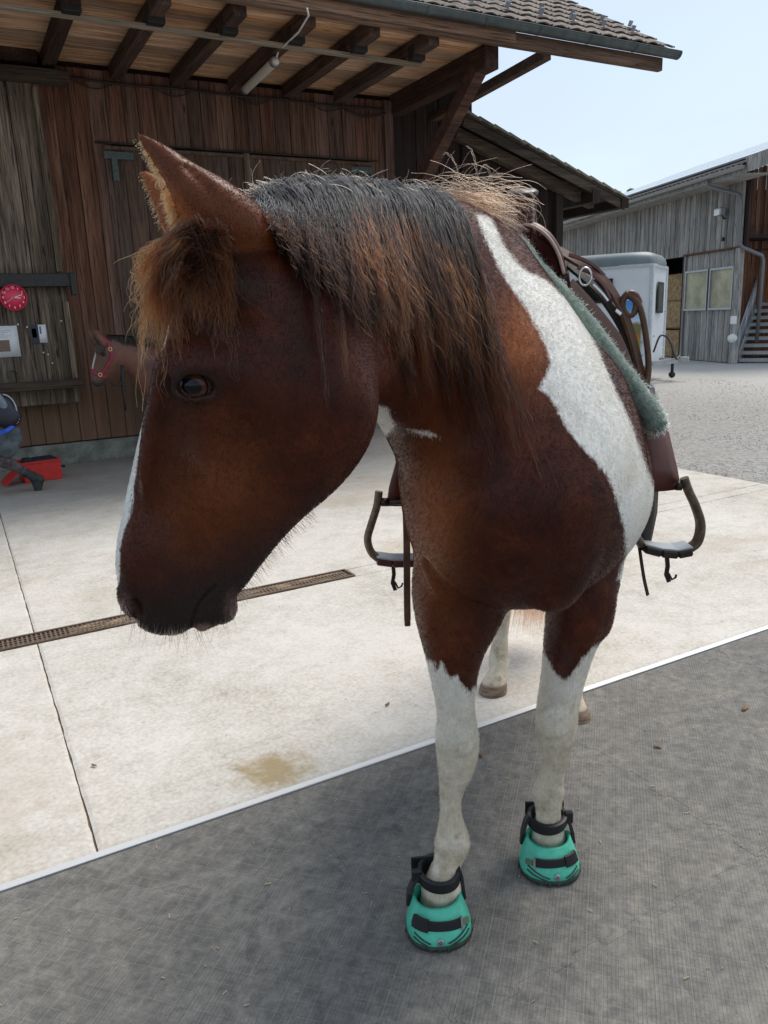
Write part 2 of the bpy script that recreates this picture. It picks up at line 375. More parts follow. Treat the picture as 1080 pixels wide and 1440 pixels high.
# ------------------------------------------------------------------ ground
gm = MB(); gm.add([(-150, -60, -.05), (200, -60, -.05), (200, 250, -.05), (-150, 250, -.05)], [(0, 1, 2, 3)])
gm.build('ground', simple('earth', (.12, .105, .085), .95, var=.3, scale=3), kind='structure')
gv = MB()
gx = 5.52
import itertools
GN = 44
P = []
for i in range(GN+1):
    row = []
    for j in range(GN+1):
        x = gx + (40-gx)*(i/GN)**1.6; y = -3 + 37*(j/GN)
        z = .004 + .012*mnoise.noise((x*.9, y*.9, 0)) + .008*mnoise.noise((x*3, y*3, 2))
        if i == 0: z = -.01
        row.append((x, y, z))
    P.append(row)
gv.grid(P); gv.build('gravel_yard', M_gravel, kind='structure')
# stones lying on the gravel near the slab edge: real relief, nobody could count them
sv = MB(); rs = random.Random(5)
for k in range(9000):
    u = rs.random()**1.7
    x = 5.5 + u*7.5; y = rs.uniform(1.5, 13); r = rs.uniform(.004, .010)*(1+u*.6)
    a = rs.random()*6.28; h = r*rs.uniform(.5, .9)
    pts = [(x+r*math.cos(a+t*1.571)*rs.uniform(.7, 1.2), y+r*math.sin(a+t*1.571)*rs.uniform(.7, 1.2), .004) for t in range(4)]
    sv.add(pts+[(x+rs.uniform(-.3, .3)*r, y+rs.uniform(-.3, .3)*r, .006+h)], [(0, 1, 4), (1, 2, 4), (2, 3, 4), (3, 0, 4)])
def stone_mat():
    n = NT('gravel_stones'); f = n.noise(n.n('NewGeometry').outputs['Position'], 30, 3); n.col(n.ramp(f, [(.3, (.22, .21, .19)), (.5, (.34, .32, .295)), (.7, (.48, .46, .43))])); n.bs(Roughness=.9); return n.m
sv.build('loose_gravel', stone_mat(), kind='stuff')

yard = empty('concrete_yard', (0, 0, 0), kind='structure')
def slab(x0, x1, y0, y1, name='concrete_slab', z=.018):
    b = MB(); n = 26; rr = random.Random(int(x0*100+y0*7))
    cx, cy = (x0+x1)/2, (y0+y1)/2; g = .0028
    ring = []
    def edge(p, q):
        L = math.dist(p, q); k = max(3, int(L/.045)); out = []
        for i in range(k):
            t = i/k; jx = 0 if i == 0 else rr.uniform(-1, 1)*.0018
            out.append((p[0]+(q[0]-p[0])*t + (jx if p[0] == q[0] else 0), p[1]+(q[1]-p[1])*t + (jx if p[1] == q[1] else 0)))
        return out
    c = [(x0+g, y0+g), (x1-g, y0+g), (x1-g, y1-g), (x0+g, y1-g)]
    ring = edge(c[0], c[1])+edge(c[1], c[2])+edge(c[2], c[3])+edge(c[3], c[0]); n = len(ring)
    inn = [(cx+(x-cx)*(1-.012/(x1-x0)*2), cy+(y-cy)*(1-.012/(y1-y0)*2)) for x, y in ring]
    vs = [(x, y, -.04) for x, y in ring]+[(x, y, z-.004) for x, y in ring]+[(x, y, z) for x, y in inn]
    fs = [(i, (i+1) % n, n+(i+1) % n, n+i) for i in range(n)]+[(n+i, n+(i+1) % n, 2*n+(i+1) % n, 2*n+i) for i in range(n)]+[tuple(2*n+i for i in range(n))]
    b.add(vs, fs); return b.build(name, M_conc, yard)
DY = 3.76
for (a, b_, c, d) in ((-3.4, .145, 2.005, DY-.07), (.145, 5.5, 2.005, DY-.07),
                      (-3.4, .145, DY+.07, 5.06), (-3.4, .145, 5.06, 8.9), (.145, 5.5, DY+.07, 8.9), (1.79, 5.5, DY-.07, DY+.07), (-3.4, -1.6, DY-.07, DY+.07)):
    slab(a, b_, c, d)
fl = MB(); fl.add([(-3.4, 2, .009), (5.5, 2, .009), (5.5, 8.95, .009), (-3.4, 8.95, .009)], [(0, 1, 2, 3)])
fl.build('joint_filler', simple('dirt_in_joints', (.13, .10, .07), .95, var=.4), yard)

# drain channel with slotted grate
dr = empty('drain_channel', (0.1, DY, 0), label='long slotted metal drain channel set into the concrete yard', cat='drain')
fr = MB()
for s in (-1, 1): fr.box((.095, DY+s*.062, .008), (3.39, .012, .03))
fr.box((1.785, DY, .008), (.012, .112, .03))
fr.build('drain_frame', M_iron, dr)
gr = MB()
for k in range(163):
    x = -1.58+k*.0206; gr.box((x, DY, .012), (.009, .112, .012))
for s in (-.028, .0, .028): gr.box((.095, DY+s, .0115), (3.37, .008, .011))
o = gr.build('drain_grate', M_iron, dr, kind='stuff')
dd = MB()
P = []
for i in range(120):
    x = .28+i*.0125
    P.append([(x, DY-.056+j*.0187, .012+.010*(mnoise.noise((x*9, j*.7, 0))+.25)-(0.012 if i in (0, 119) else 0)) for j in range(7)])
dd.grid(P)
dd.build('drain_dirt', simple('dry_brown_dirt', (.24, .17, .11), .95, var=.45, scale=60, bump=.6), dr)
fl2 = MB(); fl2.box((.095, DY, -.03), (3.38, .12, .01)); fl2.build('drain_floor', M_blackcable, dr)
place(dr, (0.1, DY, 0))

# rubber floor, puzzle mats
rub = empty('rubber_mat_floor', (0, 0, 0), kind='structure')
x0s = [-3.07+.94*k for k in range(0, 10)]
yr = [1.965, 1.06, .155, -.75, -1.655]
def castle(p, q, amp, per):
    """square-wave edge from p to q, ends on the straight line"""
    p = Vector((*p, 0)); q = Vector((*q, 0)); d = q-p; L = d.length; d.normalize(); nrm = Vector((-d.y, d.x, 0)); k = int(L/per)//2*2; pts = [p.copy()]; s_ = 1
    for i in range(k):
        a_ = i*L/k; b_ = (i+1)*L/k
        pts += [p+d*(a_+.002)+nrm*(amp*s_), p+d*(b_-.002)+nrm*(amp*s_)]; s_ = -s_
    pts.append(q.copy()); return [(v.x, v.y) for v in pts]
HE = {(r, i): castle((x0s[i], yr[r]), (x0s[i+1], yr[r]), .010, .078) for r in range(1, 4) for i in range(9)}
VE = {(r, i): castle((x0s[i], yr[r]), (x0s[i], yr[r+1]), .010, .075) for r in range(4) for i in range(10)}
for r in range(4):
    for i in range(9):
        top = HE[(r, i)] if r else [(x0s[i], yr[0]), (x0s[i+1], yr[0])]
        bot = HE[(r+1, i)] if r < 3 else [(x0s[i], yr[4]), (x0s[i+1], yr[4])]
        ring = top[:-1]+VE[(r, i+1)][:-1]+bot[::-1][:-1]+VE[(r, i)][::-1][:-1]
        ring = ring[::-1]; n = len(ring); b = MB(); zt = .020+random.uniform(-.0006, .0006)
        ins = []
        for k in range(n):   # shrink by a hair so the joint shows
            p0 = Vector(ring[k-1]); p1 = Vector(ring[k]); p2 = Vector(ring[(k+1) % n])
            e1 = (p1-p0).normalized(); e2 = (p2-p1).normalized(); nn_ = Vector((-e1.y, e1.x))+Vector((-e2.y, e2.x)); nn_ = nn_.normalized() if nn_.length > .01 else Vector((0, 0)); ins.append(p1+nn_*.0004)
        b.add([(x, y, -.01) for x, y in ins]+[(x, y, zt) for x, y in ins], [(k, (k+1) % n, n+(k+1) % n, n+k) for k in range(n)]+[tuple(n+k for k in range(n))])
        b.build('rubber_mat', M_rubber, rub)
st = MB(); st.box((2.0, 1.985, .006), (11, .025, .034), ch=.002)
st.build('aluminium_edge_strip', NT('worn_aluminium').col((.72, .72, .71)).bs(Roughness=.5, Metallic=.55).m, rub)
u = MB(); u.add([(-3.5, -2.5, -.015), (7.5, -2.5, -.015), (7.5, 2.0, -.015), (-3.5, 2.0, -.015)], [(0, 1, 2, 3)]); u.build('mat_underlay', simple('dark_dirt', (.03, .026, .022), .95), rub)
# straw bits and leaves: loose litter
lt = MB(); rs = random.Random(9)
for k in range(520):
    x = rs.uniform(-.6, 4.2); y = rs.uniform(.25, 1.95) if rs.random() < .72 else rs.uniform(2.05, 5.0); a = rs.random()*3.14; l = rs.uniform(.004, .016); w = rs.uniform(.0008, .0022)
    z = .0225; lt.box((x, y, z+.0006), (l, w, .0012), (Vector((math.cos(a), math.sin(a), 0)), Vector((-math.sin(a), math.cos(a), 0)), UP))
lt.build('straw_litter', simple('dry_straw', (.42, .33, .19), .8, var=.4, scale=9), kind='stuff')
def leaf(px, py, s, a, label):
    p = HZ(px, py, .024); b = MB(); n = 10; ring = []
    for k in range(n):
        t = 2*math.pi*k/n; r = s*(.75+.25*math.cos(2*t))*(1+.12*math.sin(5*t))
        ring.append((p.x+math.cos(a)*math.cos(t)*r-math.sin(a)*math.sin(t)*r*.6, p.y+math.sin(a)*math.cos(t)*r+math.cos(a)*math.sin(t)*r*.6, .0235+.004*math.sin(t*2)**2))
    b.add(ring+[(p.x, p.y, .0275)]+[(x, y, z-.0015) for x, y, z in ring], [(k, (k+1) % n, n) for k in range(n)]+[(k, n+1+k, n+1+(k+1) % n, (k+1) % n) for k in range(n)], True)
    b.build('dry_leaf', simple('brown_leaf', (.20, .11, .045), .8), label=label, cat='leaf')
leaf(545, 990, .014, .4, 'curled brown leaf lying on pale concrete left of the white legs')
leaf(676, 1061, .014, 1.2, 'small brown chip on the rubber mat just behind the nearer foreleg')
leaf(1048, 996, .022, .2, 'brown crumb on the grey mat at the right edge of the picture')
leaf(925, 1050, .014, 2.2, 'yellowish crumb of manure on the mat right of the hind hoof')
leaf(132, 1076, .012, 2.2, 'dark crumb on the concrete beside the long slab joint')

# ------------------------------------------------------------------ the timber barn
WY = 8.98
barn = empty('timber_barn', (2.5, WY, 0), label='dark brown timber barn with overhanging tiled roof behind the horse', cat='barn')
class KeepWorld: pass
def part(b, name, mat, **k): return b.build(name, mat, barn, **k)
cw = MB(); cw.box((2.0, WY+.11, .115), (8.3, .22, .235), ch=.008); part(cw, 'concrete_base', M_base)
back = MB(); back.box((2.0, WY+.12, 2.2), (8.3, .10, 4.2)); part(back, 'wall_core', M_brown_dark)
board_me = {}
def vboard(x0, x1, z0, z1, y, th, mat, parent, name='board', ax='X', org=(0, 0, 0), d=None, nrm=None):
    """vertical board; cached meshes. plain case: faces -Y"""
    w = round(x1-x0, 3); h = round(z1-z0, 2); key = (w, h, th, mat.name)
    if key not in board_me:
        b = MB(); b.box((0, 0, 0), (w, th, h), ch=.004); board_me[key] = b.mesh('board')
    o = link(name, board_me[key], mat, parent, loc=((x0+x1)/2, y, (z0+z1)/2))
    return o
x = -2.1; k = 0; rb = random.Random(2)
wch = (.15, .17, .19, .165)
while x < 5.05:
    w = wch[k % 4]; x1 = x+w
    if not (1.69 < (x+x1)/2 < 4.86):
        vboard(x, x1-.005, .245, 3.98, WY-.006*(k % 2), .024, M_brown, barn)
    else:
        vboard(x, x1-.005, 3.30, 3.98, WY-.006*(k % 2), .024, M_brown, barn)
    x = x1; k += 1
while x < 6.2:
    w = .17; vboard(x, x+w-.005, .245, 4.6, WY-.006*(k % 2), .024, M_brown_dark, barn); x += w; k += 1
# corner post between front wall and recessed dark wall
b = MB(); b.box((5.09, WY-.03, 2.1), (.12, .07, 3.75), ch=.005); part(b, 'post', M_brown)
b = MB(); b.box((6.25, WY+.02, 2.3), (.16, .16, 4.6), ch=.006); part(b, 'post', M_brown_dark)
# double sliding door
for (xa, xb) in ((1.70, 3.225), (3.245, 4.84)):
    leafo = link('door', MB().box(((xa+xb)/2, WY+.03, 1.76), (xb-xa, .02, 3.02)).mesh('door'), M_door, barn)
    x = xa; k = 0; n = 8; w = (xb-xa)/n
    for k in range(n):
        vboard(xa+k*w, xa+(k+1)*w-.004, .25, 3.27, WY-.016-.004*(k % 2), .024, M_door, leafo)
    b = MB(); b.box(((xa+xb)/2, WY-.04, 3.245), (xb-xa, .02, .035), ch=.003); b.build('door_rail', M_door, leafo)
    hx = xa+.12 if xa < 2 else xb-.12; sgn = 1 if xa < 2 else -1
    b = MB(); b.box((hx+sgn*.02, WY-.056, 3.17), (.30, .008, .07)); b.box((hx-sgn*.03, WY-.058, 3.03), (.06, .008, .22)); b.build('hinge', M_greenhinge, leafo)
b = MB(); b.box((3.235, WY-.05, 1.9), (.07, .025, 2.75), ch=.004); part(b, 'door_post', M_batten if False else M_grey)
b = MB(); b.box((3.27, WY-.03, 3.29), (3.3, .03, .016)); part(b, 'door_head', M_rail)

# grey panelled shutter at the left with rails
sh = empty('plank_shutter', (0, 8.8, .7), label='weathered grey plank shutter on the barn wall at the left edge', cat='shutter')
x = -1.5; k = 0
while x < 1.12:
    w = (.30, .235, .27, .215)[k % 4]; x1 = min(x+w, 1.13)
    if x1-x > .05:
        vboard(x, x1-.006, .68, 3.74, 8.80-.01*(k % 2), .03, M_grey, sh)
    x = x1; k += 1
place_children = []
def spart(b, name, mat, **kk): return b.build(name, mat, sh, **kk)
b = MB(); b.box((-.15, 8.72, 1.92), (2.72, .10, .13), ch=.006); b.box((1.19, 8.70, 1.88), (.05, .12, .22), ch=.004); spart(b, 'rail', simple('black_painted_rail', (.022, .021, .021), .6, var=.5, scale=30, bump=.4))
b = MB(); b.box((-.17, 8.70, .885), (2.66, .12, .085), ch=.006); spart(b, 'rail', M_rail)
b = MB(); b.box((1.085, 8.735, 2.85), (.05, .03, 1.7), ch=.004); spart(b, 'edge_strip', M_grey)
b = MB(); b.box((1.10, 8.735, 1.32), (.055, .03, .78), ch=.004); spart(b, 'edge_strip', M_grey)
b = MB(); b.box((.1, 8.74, 3.80), (2.6, .14, .12), ch=.006); spart(b, 'rail', M_rail)
b = MB(); b.box((.2, 8.85, 4.0), (1.9, .14, .16), ch=.006); spart(b, 'rail', M_beam)
for i in range(14):
    xx = random.Random(i).uniform(.3, 1.1); zz = random.Random(i+50).uniform(1.0, 1.7)
b = MB()
for (xx, zz) in ((1.04, 1.52), (.63, 1.50), (.71, 1.47), (.83, 1.21), (.60, 1.40), (.9, 1.1), (.87, 1.19)): b.lathe((xx, 8.775, zz), [(.001, -.012), (.009, -.010), (.009, .0), (.009, .012)], 8, (0, 1, 0))
spart(b, 'nail_heads', M_white, kind='stuff')
# rusty horseshoe-shaped hook
b = MB(); b.tube([(.52+.05*math.cos(t), 8.755, 1.0+.06*math.sin(t)) for t in [(-.4+i*.25)*1.2 for i in range(14)]], .008, 6)
b.build('iron_ring', M_iron, label='rusty iron ring hanging on the grey shutter above its lower rail', cat='ring')

# clock
ck = empty('wall_clock', (0, 0, 0), label='round pink-red wall clock with white digits on grey planks', cat='clock')
cc = HY(19, 418.5, 8.65); R_ = .126
cc = Vector((cc.x, 8.65, cc.z))
M_pink = NT('pink_clock_face').col((.72, .035, .095)).bs(Roughness=.35).m
M_pink2 = NT('pink_clock_rim').col((.55, .02, .05)).bs(Roughness=.3).m
b = MB(); b.lathe(cc, [(.001, -.012), (R_*.90, -.012), (R_*.90, .03), (.001, .03)], 48, (0, 1, 0)); b.build('dial', M_pink, ck)
b = MB(); b.lathe(cc, [(R_*.89, -.010), (R_*.90, -.024), (R_*.95, -.026), (R_, -.018), (R_, .03), (R_*.89, .03)], 48, (0, 1, 0)); b.build('rim', M_pink2, ck)
def text(s, size, loc, rot, mat, parent=None, name='lettering', extr=.0006, align='CENTER', **k):
    cu = bpy.data.curves.new(name, 'FONT'); cu.body = s; cu.size = size; cu.extrude = extr; cu.align_x = align; cu.align_y = 'CENTER'; cu.resolution_u = 2
    o = bpy.data.objects.new('tmp', cu); COL.objects.link(o); dg = bpy.context.evaluated_depsgraph_get(); me = bpy.data.meshes.new_from_object(o.evaluated_get(dg)); bpy.data.objects.remove(o)
    me.name = name; me.materials.clear(); return link(name, me, mat, parent, loc=loc, rot=rot, **k)
M_wpaint = NT('white_print').col((.85, .85, .85)).bs(Roughness=.4).m
for h in range(1, 13):
    a = rad(90-30*h); text(str(h), .034, (cc.x+.094*math.cos(a), cc.y-.0155, cc.z+.094*math.sin(a)), (rad(90), 0, 0), M_wpaint, ck, 'digit')
for (ang, L, w, nm) in ((72, .085, .0035, 'hand'), (96, .06, .004, 'hand'), (237, .08, .0015, 'hand')):
    a = rad(90-ang); b = MB(); d = Vector((math.cos(a), 0, math.sin(a))); p = Vector((cc.x, cc.y-.018, cc.z)); b.beam(p-d*.012, p+d*L, w*1.6, .0015, up=(0, 1, 0)); b.build(nm, M_wpaint, ck)
# papers
def paper(name, x0, x1, z0, z1, y, label, bits):
    t = empty(name, (0, 0, 0), label=label, cat='notice')
    b = MB(); n = 6
    b.grid([[(x0+(x1-x0)*i/n, y-.002-.004*math.sin(i/n*3.1), z0+(z1-z0)*j/2) for j in range(3)] for i in range(n+1)]); o = b.build('sheet', NT(name+'_paper').col((.74, .75, .77)).bs(Roughness=.55).m, t); solidify(o, .0008)
    for (a, b2, c, d, colr, nm) in bits:
        bb = MB(); bb.box((x0+(x1-x0)*(a+b2)/2, y-.0085, z0+(z1-z0)*(c+d)/2), ((x1-x0)*(b2-a), .0012, (z1-z0)*(d-c))); bb.build(nm, simple(nm+'_print', colr, .6, var=.5, scale=90), t)
    return t
lines = [(.12, .8-.1*(i % 3), .84-i*.055, .85-i*.055, (.35, .35, .36), 'text_line') for i in range(5)]
paper('pinned_notice', .30, .615, 1.185, 1.49, 8.775, 'white paper notice with a small photo pinned below the clock', lines+[(.30, .72, .18, .55, (.20, .13, .10), 'photo_print')])
paper('postcard', .735, .885, 1.31, 1.49, 8.775, 'small dark and white card pinned right of the clock', [(.0, .5, .0, 1.0, (.03, .03, .05), 'photo_print'), (.08, .36, .3, .8, (.5, .35, .38), 'picture_spot'), (.58, .68, .5, .9, (.1, .1, .2), 'text_line')])

# ceiling boards, joists, beams
ZJ = 3.9
k = 0; y = 6.78
while y < WY+.1:
    w = .108; b_key = ('ceil', k % 3)
    if b_key not in board_me:
        b = MB(); b.box((0, 0, 0), (7.6, w-.004, .022), ch=.003); board_me[b_key] = b.mesh('ceiling_board')
    link('ceiling_board', board_me[b_key], M_ceil, barn, loc=(1.42+(k % 3)*.01, y+w/2, 4.055+.003*(k % 2))); y += w; k += 1
b = MB(); b.box((1.4, 7.9, 4.09), (7.7, 2.5, .02)); part(b, 'ceiling_backing', M_brown_dark)
for i, xx in enumerate((-.6, .02, .63, 1.24, 1.90, 2.53, 3.16, 3.80, 4.44)):
    b = MB(); b.box((xx, (6.86+WY)/2, ZJ+.065), (.12, WY-6.86, .13), ch=.006); part(b, 'joist', M_beam)
    b = MB(); b.box((xx, 7.18, ZJ+.02), (.145, .10, .13), ch=.006); part(b, 'joist_block', simple('black_block', (.015, .013, .013), .7) if i == 0 else bpy.data.materials['black_block'])
b = MB(); b.box((5.22, (7.0+WY)/2, 3.93), (.17, WY-7.0, .22), ch=.008); part(b, 'outrigger_beam', M_beam)
# near side plank next to fascia
b = MB(); b.box((1.5, 6.74, 4.03), (7.6, .05, .10), ch=.005); part(b, 'edge_board', M_fascia)
# struts
b = MB(); b.beam(HX(575, 290, 5.2)+Vector((0, .12, -.1)), HX(672, 96, 5.2)+Vector((0, -.02, .0)), .15, .14, ch=.006, up=(1, 0, 0)); part(b, 'strut', M_strut)
p2, q2 = HX(655, 140, 5.78), HX(768, 77, 5.78); dq = (p2-q2).normalized()
b = MB(); b.beam(p2+dq*1.1, q2-dq*.02, .10, .10, ch=.005, up=(1, 0, 0)); part(b, 'strut', M_fascia)
b = MB(); b.beam((0.72, 7.30, 3.875), (4.58, 7.34, 3.875), .07, .03, ch=.003); part(b, 'batten', M_batten)
# fascia, gutter
b = MB(); b.beam((-3.0, 6.72, 4.02), (7.38, 6.80, 4.02), .07, .13, ch=.006); part(b, 'fascia', M_fascia)
b = MB(); pr = []
for i in range(13):
    t = math.pi*i/12; pr.append((-.062*math.cos(t), -.062*math.sin(t)))
def gutter(p, q, r, name, mat, parent):
    p = Vector(p); q = Vector(q); a = (q-p).normalized(); sd = Vector((0, 0, 1)).cross(a).normalized()
    b = MB(); rows = []
    for e in (p, q):
        rows.append([e + sd*(-r*math.cos(math.pi*i/12)) + Vector((0, 0, -r*math.sin(math.pi*i/12))) for i in range(13)])
    b.grid(rows); o = b.build(name, mat, parent); solidify(o, .003, 0)
    b = MB(); L = (q-p).length
    b.tube([p - sd*0 + sd*r + Vector((0, 0, .002)), q + sd*r + Vector((0, 0, .002))], .008, 8); b.tube([p-sd*r, q-sd*r], .006, 8)
    n_ = max(1, int(L/.62))
    for k in range(n_+1):
        e = p+(q-p)*(k/n_)
        b2 = [[e + a*dx + sd*(-(r+.003)*math.cos(math.pi*i/12)) + Vector((0, 0, -(r+.003)*math.sin(math.pi*i/12))) for i in range(13)] for dx in (-.012, .012)]
        b.grid(b2)
    for e in (p, q): b.add([e + sd*(-r*math.cos(math.pi*i/12)) + Vector((0, 0, -r*math.sin(math.pi*i/12))) for i in range(13)], [tuple(range(13))])
    b.build(name+'_bracket' if False else 'gutter_bracket', mat, o); return o
gutter((-3.0, 6.615, 4.13), (7.52, 6.70, 4.13), .065, 'gutter', M_gut, barn)
# roof deck + tiles
SL = rad(31); ry0, rz0 = 6.70, 4.155
dY, dZ = math.cos(SL), math.sin(SL)
rx1 = 7.42
deck = MB(); deck.prism([(0, 0), (4.2, 0), (4.2, .03), (0, .03)], (-3, ry0, rz0-.06), (0, dY, dZ), (0, -dZ, dY), (1, 0, 0), rx1+3-.1); part(deck, 'roof_deck', M_beam)
tm = MB(); tw = .215; tl = .36
rows_ = []
for v_ in (0, tl):
    row = []
    for i in range(13):
        u_ = i/12; z_ = .022*(.5-.5*math.cos(2*math.pi*u_))**.8*1.0 + (0.012 if u_ > .9 else 0)
        row.append((u_*tw*1.06, v_, z_ + (.022 if v_ == 0 else 0)))
    rows_.append(row)
rows2 = [[(x, y, z-.013) for x, y, z in r] for r in rows_]
tm.grid(rows_); tm.grid(rows2); tm.grid([rows_[0], rows2[0]], False); tm.grid([rows_[1], rows2[1]], False); tm.grid([[rows_[0][-1], rows_[1][-1]], [rows2[0][-1], rows2[1][-1]]], False); tm.grid([[rows_[0][0], rows_[1][0]], [rows2[0][0], rows2[1][0]]], False)
tme = tm.mesh('roof_tile')
M_clip = simple('snow_guard_zinc', (.30, .33, .38), .35, .7)
cm = MB(); cm.box((0, 0, .055), (.05, .012, .06)); cm.box((0, -.02, .03), (.05, .05, .006)); cme = cm.mesh('snow_guard')
rt = random.Random(3)
nclip = 0
for r in range(13):
    for i in range(22):
        xx = rx1-(i+1)*tw
        if xx < 3.3+r*.02 - .2 and r > 1 and i > 17: continue
        s_ = -.03 + r*.30
        o = link('roof_tile', tme, M_tile, barn, loc=(xx, ry0+s_*dY-.012*dZ, rz0+s_*dZ+.0), rot=(SL+rt.uniform(-.012, .012)-.0, rt.uniform(-.01, .01), rt.uniform(-.008, .008)))
        if r in (1, 2) and i % 2 == r % 2 and i < 20:
            link('snow_guard', cme, M_clip, barn, loc=(xx+.11, ry0+(s_+.05)*dY, rz0+(s_+.05)*dZ+.03), rot=(SL, 0, 0))
rows_l = MB()
for r in range(13):
    for i in range(18, 48):
        if r > 1 or i > 21:
            xx = rx1-(i+1)*tw
            if not (i < 22 and not (xx < 3.3+r*.02-.2 and r > 1 and i > 17)):
                s_ = -.03+r*.30; Mt = Matrix.Translation((xx, ry0+s_*dY-.012*dZ, rz0+s_*dZ)) @ Matrix.Rotation(SL+rt.uniform(-.012, .012), 4, 'X')
                rows_l.add([Mt @ v.co for v in tme.vertices], [tuple(p.vertices) for p in tme.polygons], True)
part(rows_l, 'roof_tiling', M_tile, kind='stuff')
b = MB(); b.prism([(0, -.02), (4.1, -.02), (4.1, .05), (0, .05)], (rx1, ry0, rz0-.06), (0, dY, dZ), (0, -dZ, dY), (1, 0, 0), .03); part(b, 'verge_board', M_fascia)

# cable and lamp under the eave
cb = MB(); pts = []
for i in range(60):
    t = i/59; xx = 1.12+t*(5.05-1.12); pts.append((xx, WY-.055, 3.86+.006*math.sin(t*21)+.0*t))
cb.tube(pts, .013, 6)
for kx in (1.5, 2.3, 3.2, 4.1): cb.tube([(kx+.35*t, WY-.05, 3.84-.05*math.sin(t*3.14)) for t in [i/8 for i in range(9)]], .006, 5)
cb.tube([(4.5+.55*t, WY-.06, 3.83-.06*math.sin(t*3.14)) for t in [i/10 for i in range(11)]], .012, 6)
cb.build('cable', M_blackcable, label='black cable run along the top of the barn wall', cat='cable')
lp = empty('tube_lamp', (0, 0, 0), label='unlit fluorescent tube lamp in a cream housing beneath the roof joists', cat='lamp')
la, lb = HZ(343, 128, 3.84), HZ(389, 84, 3.84)
b = MB(); b.tube([la+(lb-la)*t for t in (0, .02, .05, .5, .95, .98, 1)], [.015, .036, .042, .042, .042, .036, .015], 12); b.build('lamp_housing', M_cream, lp)
b = MB(); b.tube([la+(lb-la)*t for t in (.02, .09)], [.044, .044], 12); b.tube([la+(lb-la)*t for t in (.91, .98)], [.044, .044], 12); b.build('end_cap', M_zinc2, lp)
b = MB(); b.tube([lb+Vector((0, 0, .02)), lb+Vector((.03, -.03, .1)), HZ(398, 66, 3.86)+Vector((0, 0, 0)), HZ(420, 45, 3.88), HZ(434, 22, 3.885), HZ(432, 12, 3.89)], .008, 6); b.build('lamp_cord', M_white, lp)
b = MB()
for tt in (.25, .75): b.cyl(la+(lb-la)*tt, la+(lb-la)*tt+Vector((0, 0, .12)), .006, 8)
b.build('hanger', M_zinc2, lp)

# ------------------------------------------------------------------ lower wing
wing = empty('barn_wing', (7, WY, 0), label='lower dark timber wing with mossy verge tiles right of the barn', cat='shed')
x = 6.34; k = 0
s_w = -.325; za = 3.80
while x < 7.80:
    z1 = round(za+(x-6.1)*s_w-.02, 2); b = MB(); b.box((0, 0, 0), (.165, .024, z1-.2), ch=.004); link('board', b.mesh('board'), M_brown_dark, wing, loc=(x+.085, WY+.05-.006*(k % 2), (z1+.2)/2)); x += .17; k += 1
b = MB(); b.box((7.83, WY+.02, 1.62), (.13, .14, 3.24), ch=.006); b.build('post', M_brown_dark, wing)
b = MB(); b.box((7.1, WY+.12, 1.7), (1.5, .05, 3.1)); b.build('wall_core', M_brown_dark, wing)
d_ = Vector((1, 0, s_w)).normalized(); nn = Vector((-d_.z, 0, d_.x))
o0 = Vector((6.0, 8.62, 3.86))
LW = 2.98
b = MB(); b.prism([(0, -.05), (LW, -.05), (LW, -.02), (0, -.02)], o0, d_, nn, (0, 1, 0), 1.9); b.build('roof_deck', M_beam, wing)
b = MB(); b.box(o0+d_*(LW/2)+nn*(-.10)+Vector((0, .015, 0)), (LW-.05, .03, .13), (d_, Vector((0, 1, 0)), nn), ch=.004); b.build('barge_board', M_rail, wing)
b = MB(); b.box(o0+d_*(LW/2-.15)+nn*(-.17)+Vector((0, .28, 0)), (LW-.5, .12, .14), (d_, Vector((0, 1, 0)), nn), ch=.004); b.build('rafter', M_rail, wing)
b = MB(); b.box((8.2, 9.55, 2.95), (.14, 1.9, .16), ch=.004); b.build('rafter', M_brown_dark, wing)
b = MB(); b.box((8.75, 9.55, 2.88), (.14, 1.9, .13), ch=.004); b.build('eave_beam', M_brown_dark, wing)
vt = MB(); vt.box((0, 0, 0), (.30, .33, .03), ch=.006)
vtm = vt.mesh('roof_tile'); rt = random.Random(8)
M_moss = tile_mat(); M_moss.name = 'mossy_verge_tile'
nd = [x for x in M_moss.node_tree.nodes if x.type == 'VALTORGB'][1]; nd.color_ramp.elements[0].position = .38; nd.color_ramp.elements[1].position = .52
for r in range(5):
    for i in range(12):
        t = .13+i*.245
        ax = d_; rot = Matrix((d_, Vector((0, 1, 0)), nn)).transposed()
        e = rot.to_euler(); 
        o = link('roof_tile', vtm, M_moss, wing, loc=o0+d_*t+nn*(.012+rt.uniform(-.003, .003))+Vector((0, .15+r*.335, 0)), rot=(0, e.y+.07+rt.uniform(-.02, .02), rt.uniform(-.02, .02)))
place(wing, (7, WY, 0)); place(barn, (2.5, WY, 0)); place(sh, (0, 8.8, .7))

# ------------------------------------------------------------------ far barn with solar roof
BA = rad(17.9); bu = Vector((math.sin(BA), math.cos(BA), 0)); bv = Vector((math.cos(BA), -math.sin(BA), 0)); bO = Vector((16.76, 12.76, 0))
far = empty('grey_barn', (0, 0, 0), label='grey weathered board barn with solar panels on its roof', cat='barn')
far.matrix_world = Matrix((bv, bu, UP)).transposed().to_4x4(); far.location = bO    # local x = along v (right side wall), local y = along u
def fp(b, name, mat, **k): return b.build(name, mat, far, **k)
b = MB(); b.box((.12, 6.2, 3.56), (.06, 12.6, 1.7)); fp(b, 'wall_core', M_brown_dark)
y = 0.0; k = 0
fb = {}
for k in range(105):
    ya = .04+k*.117
    if ya > 12.2: break
    o = link('board', fb.setdefault('a', MB().box((0, 0, 0), (.022, .110, 1.68), ch=.004).mesh('board')), M_silver, far, loc=(.06-.012*(k % 2), ya+.055, 3.56))
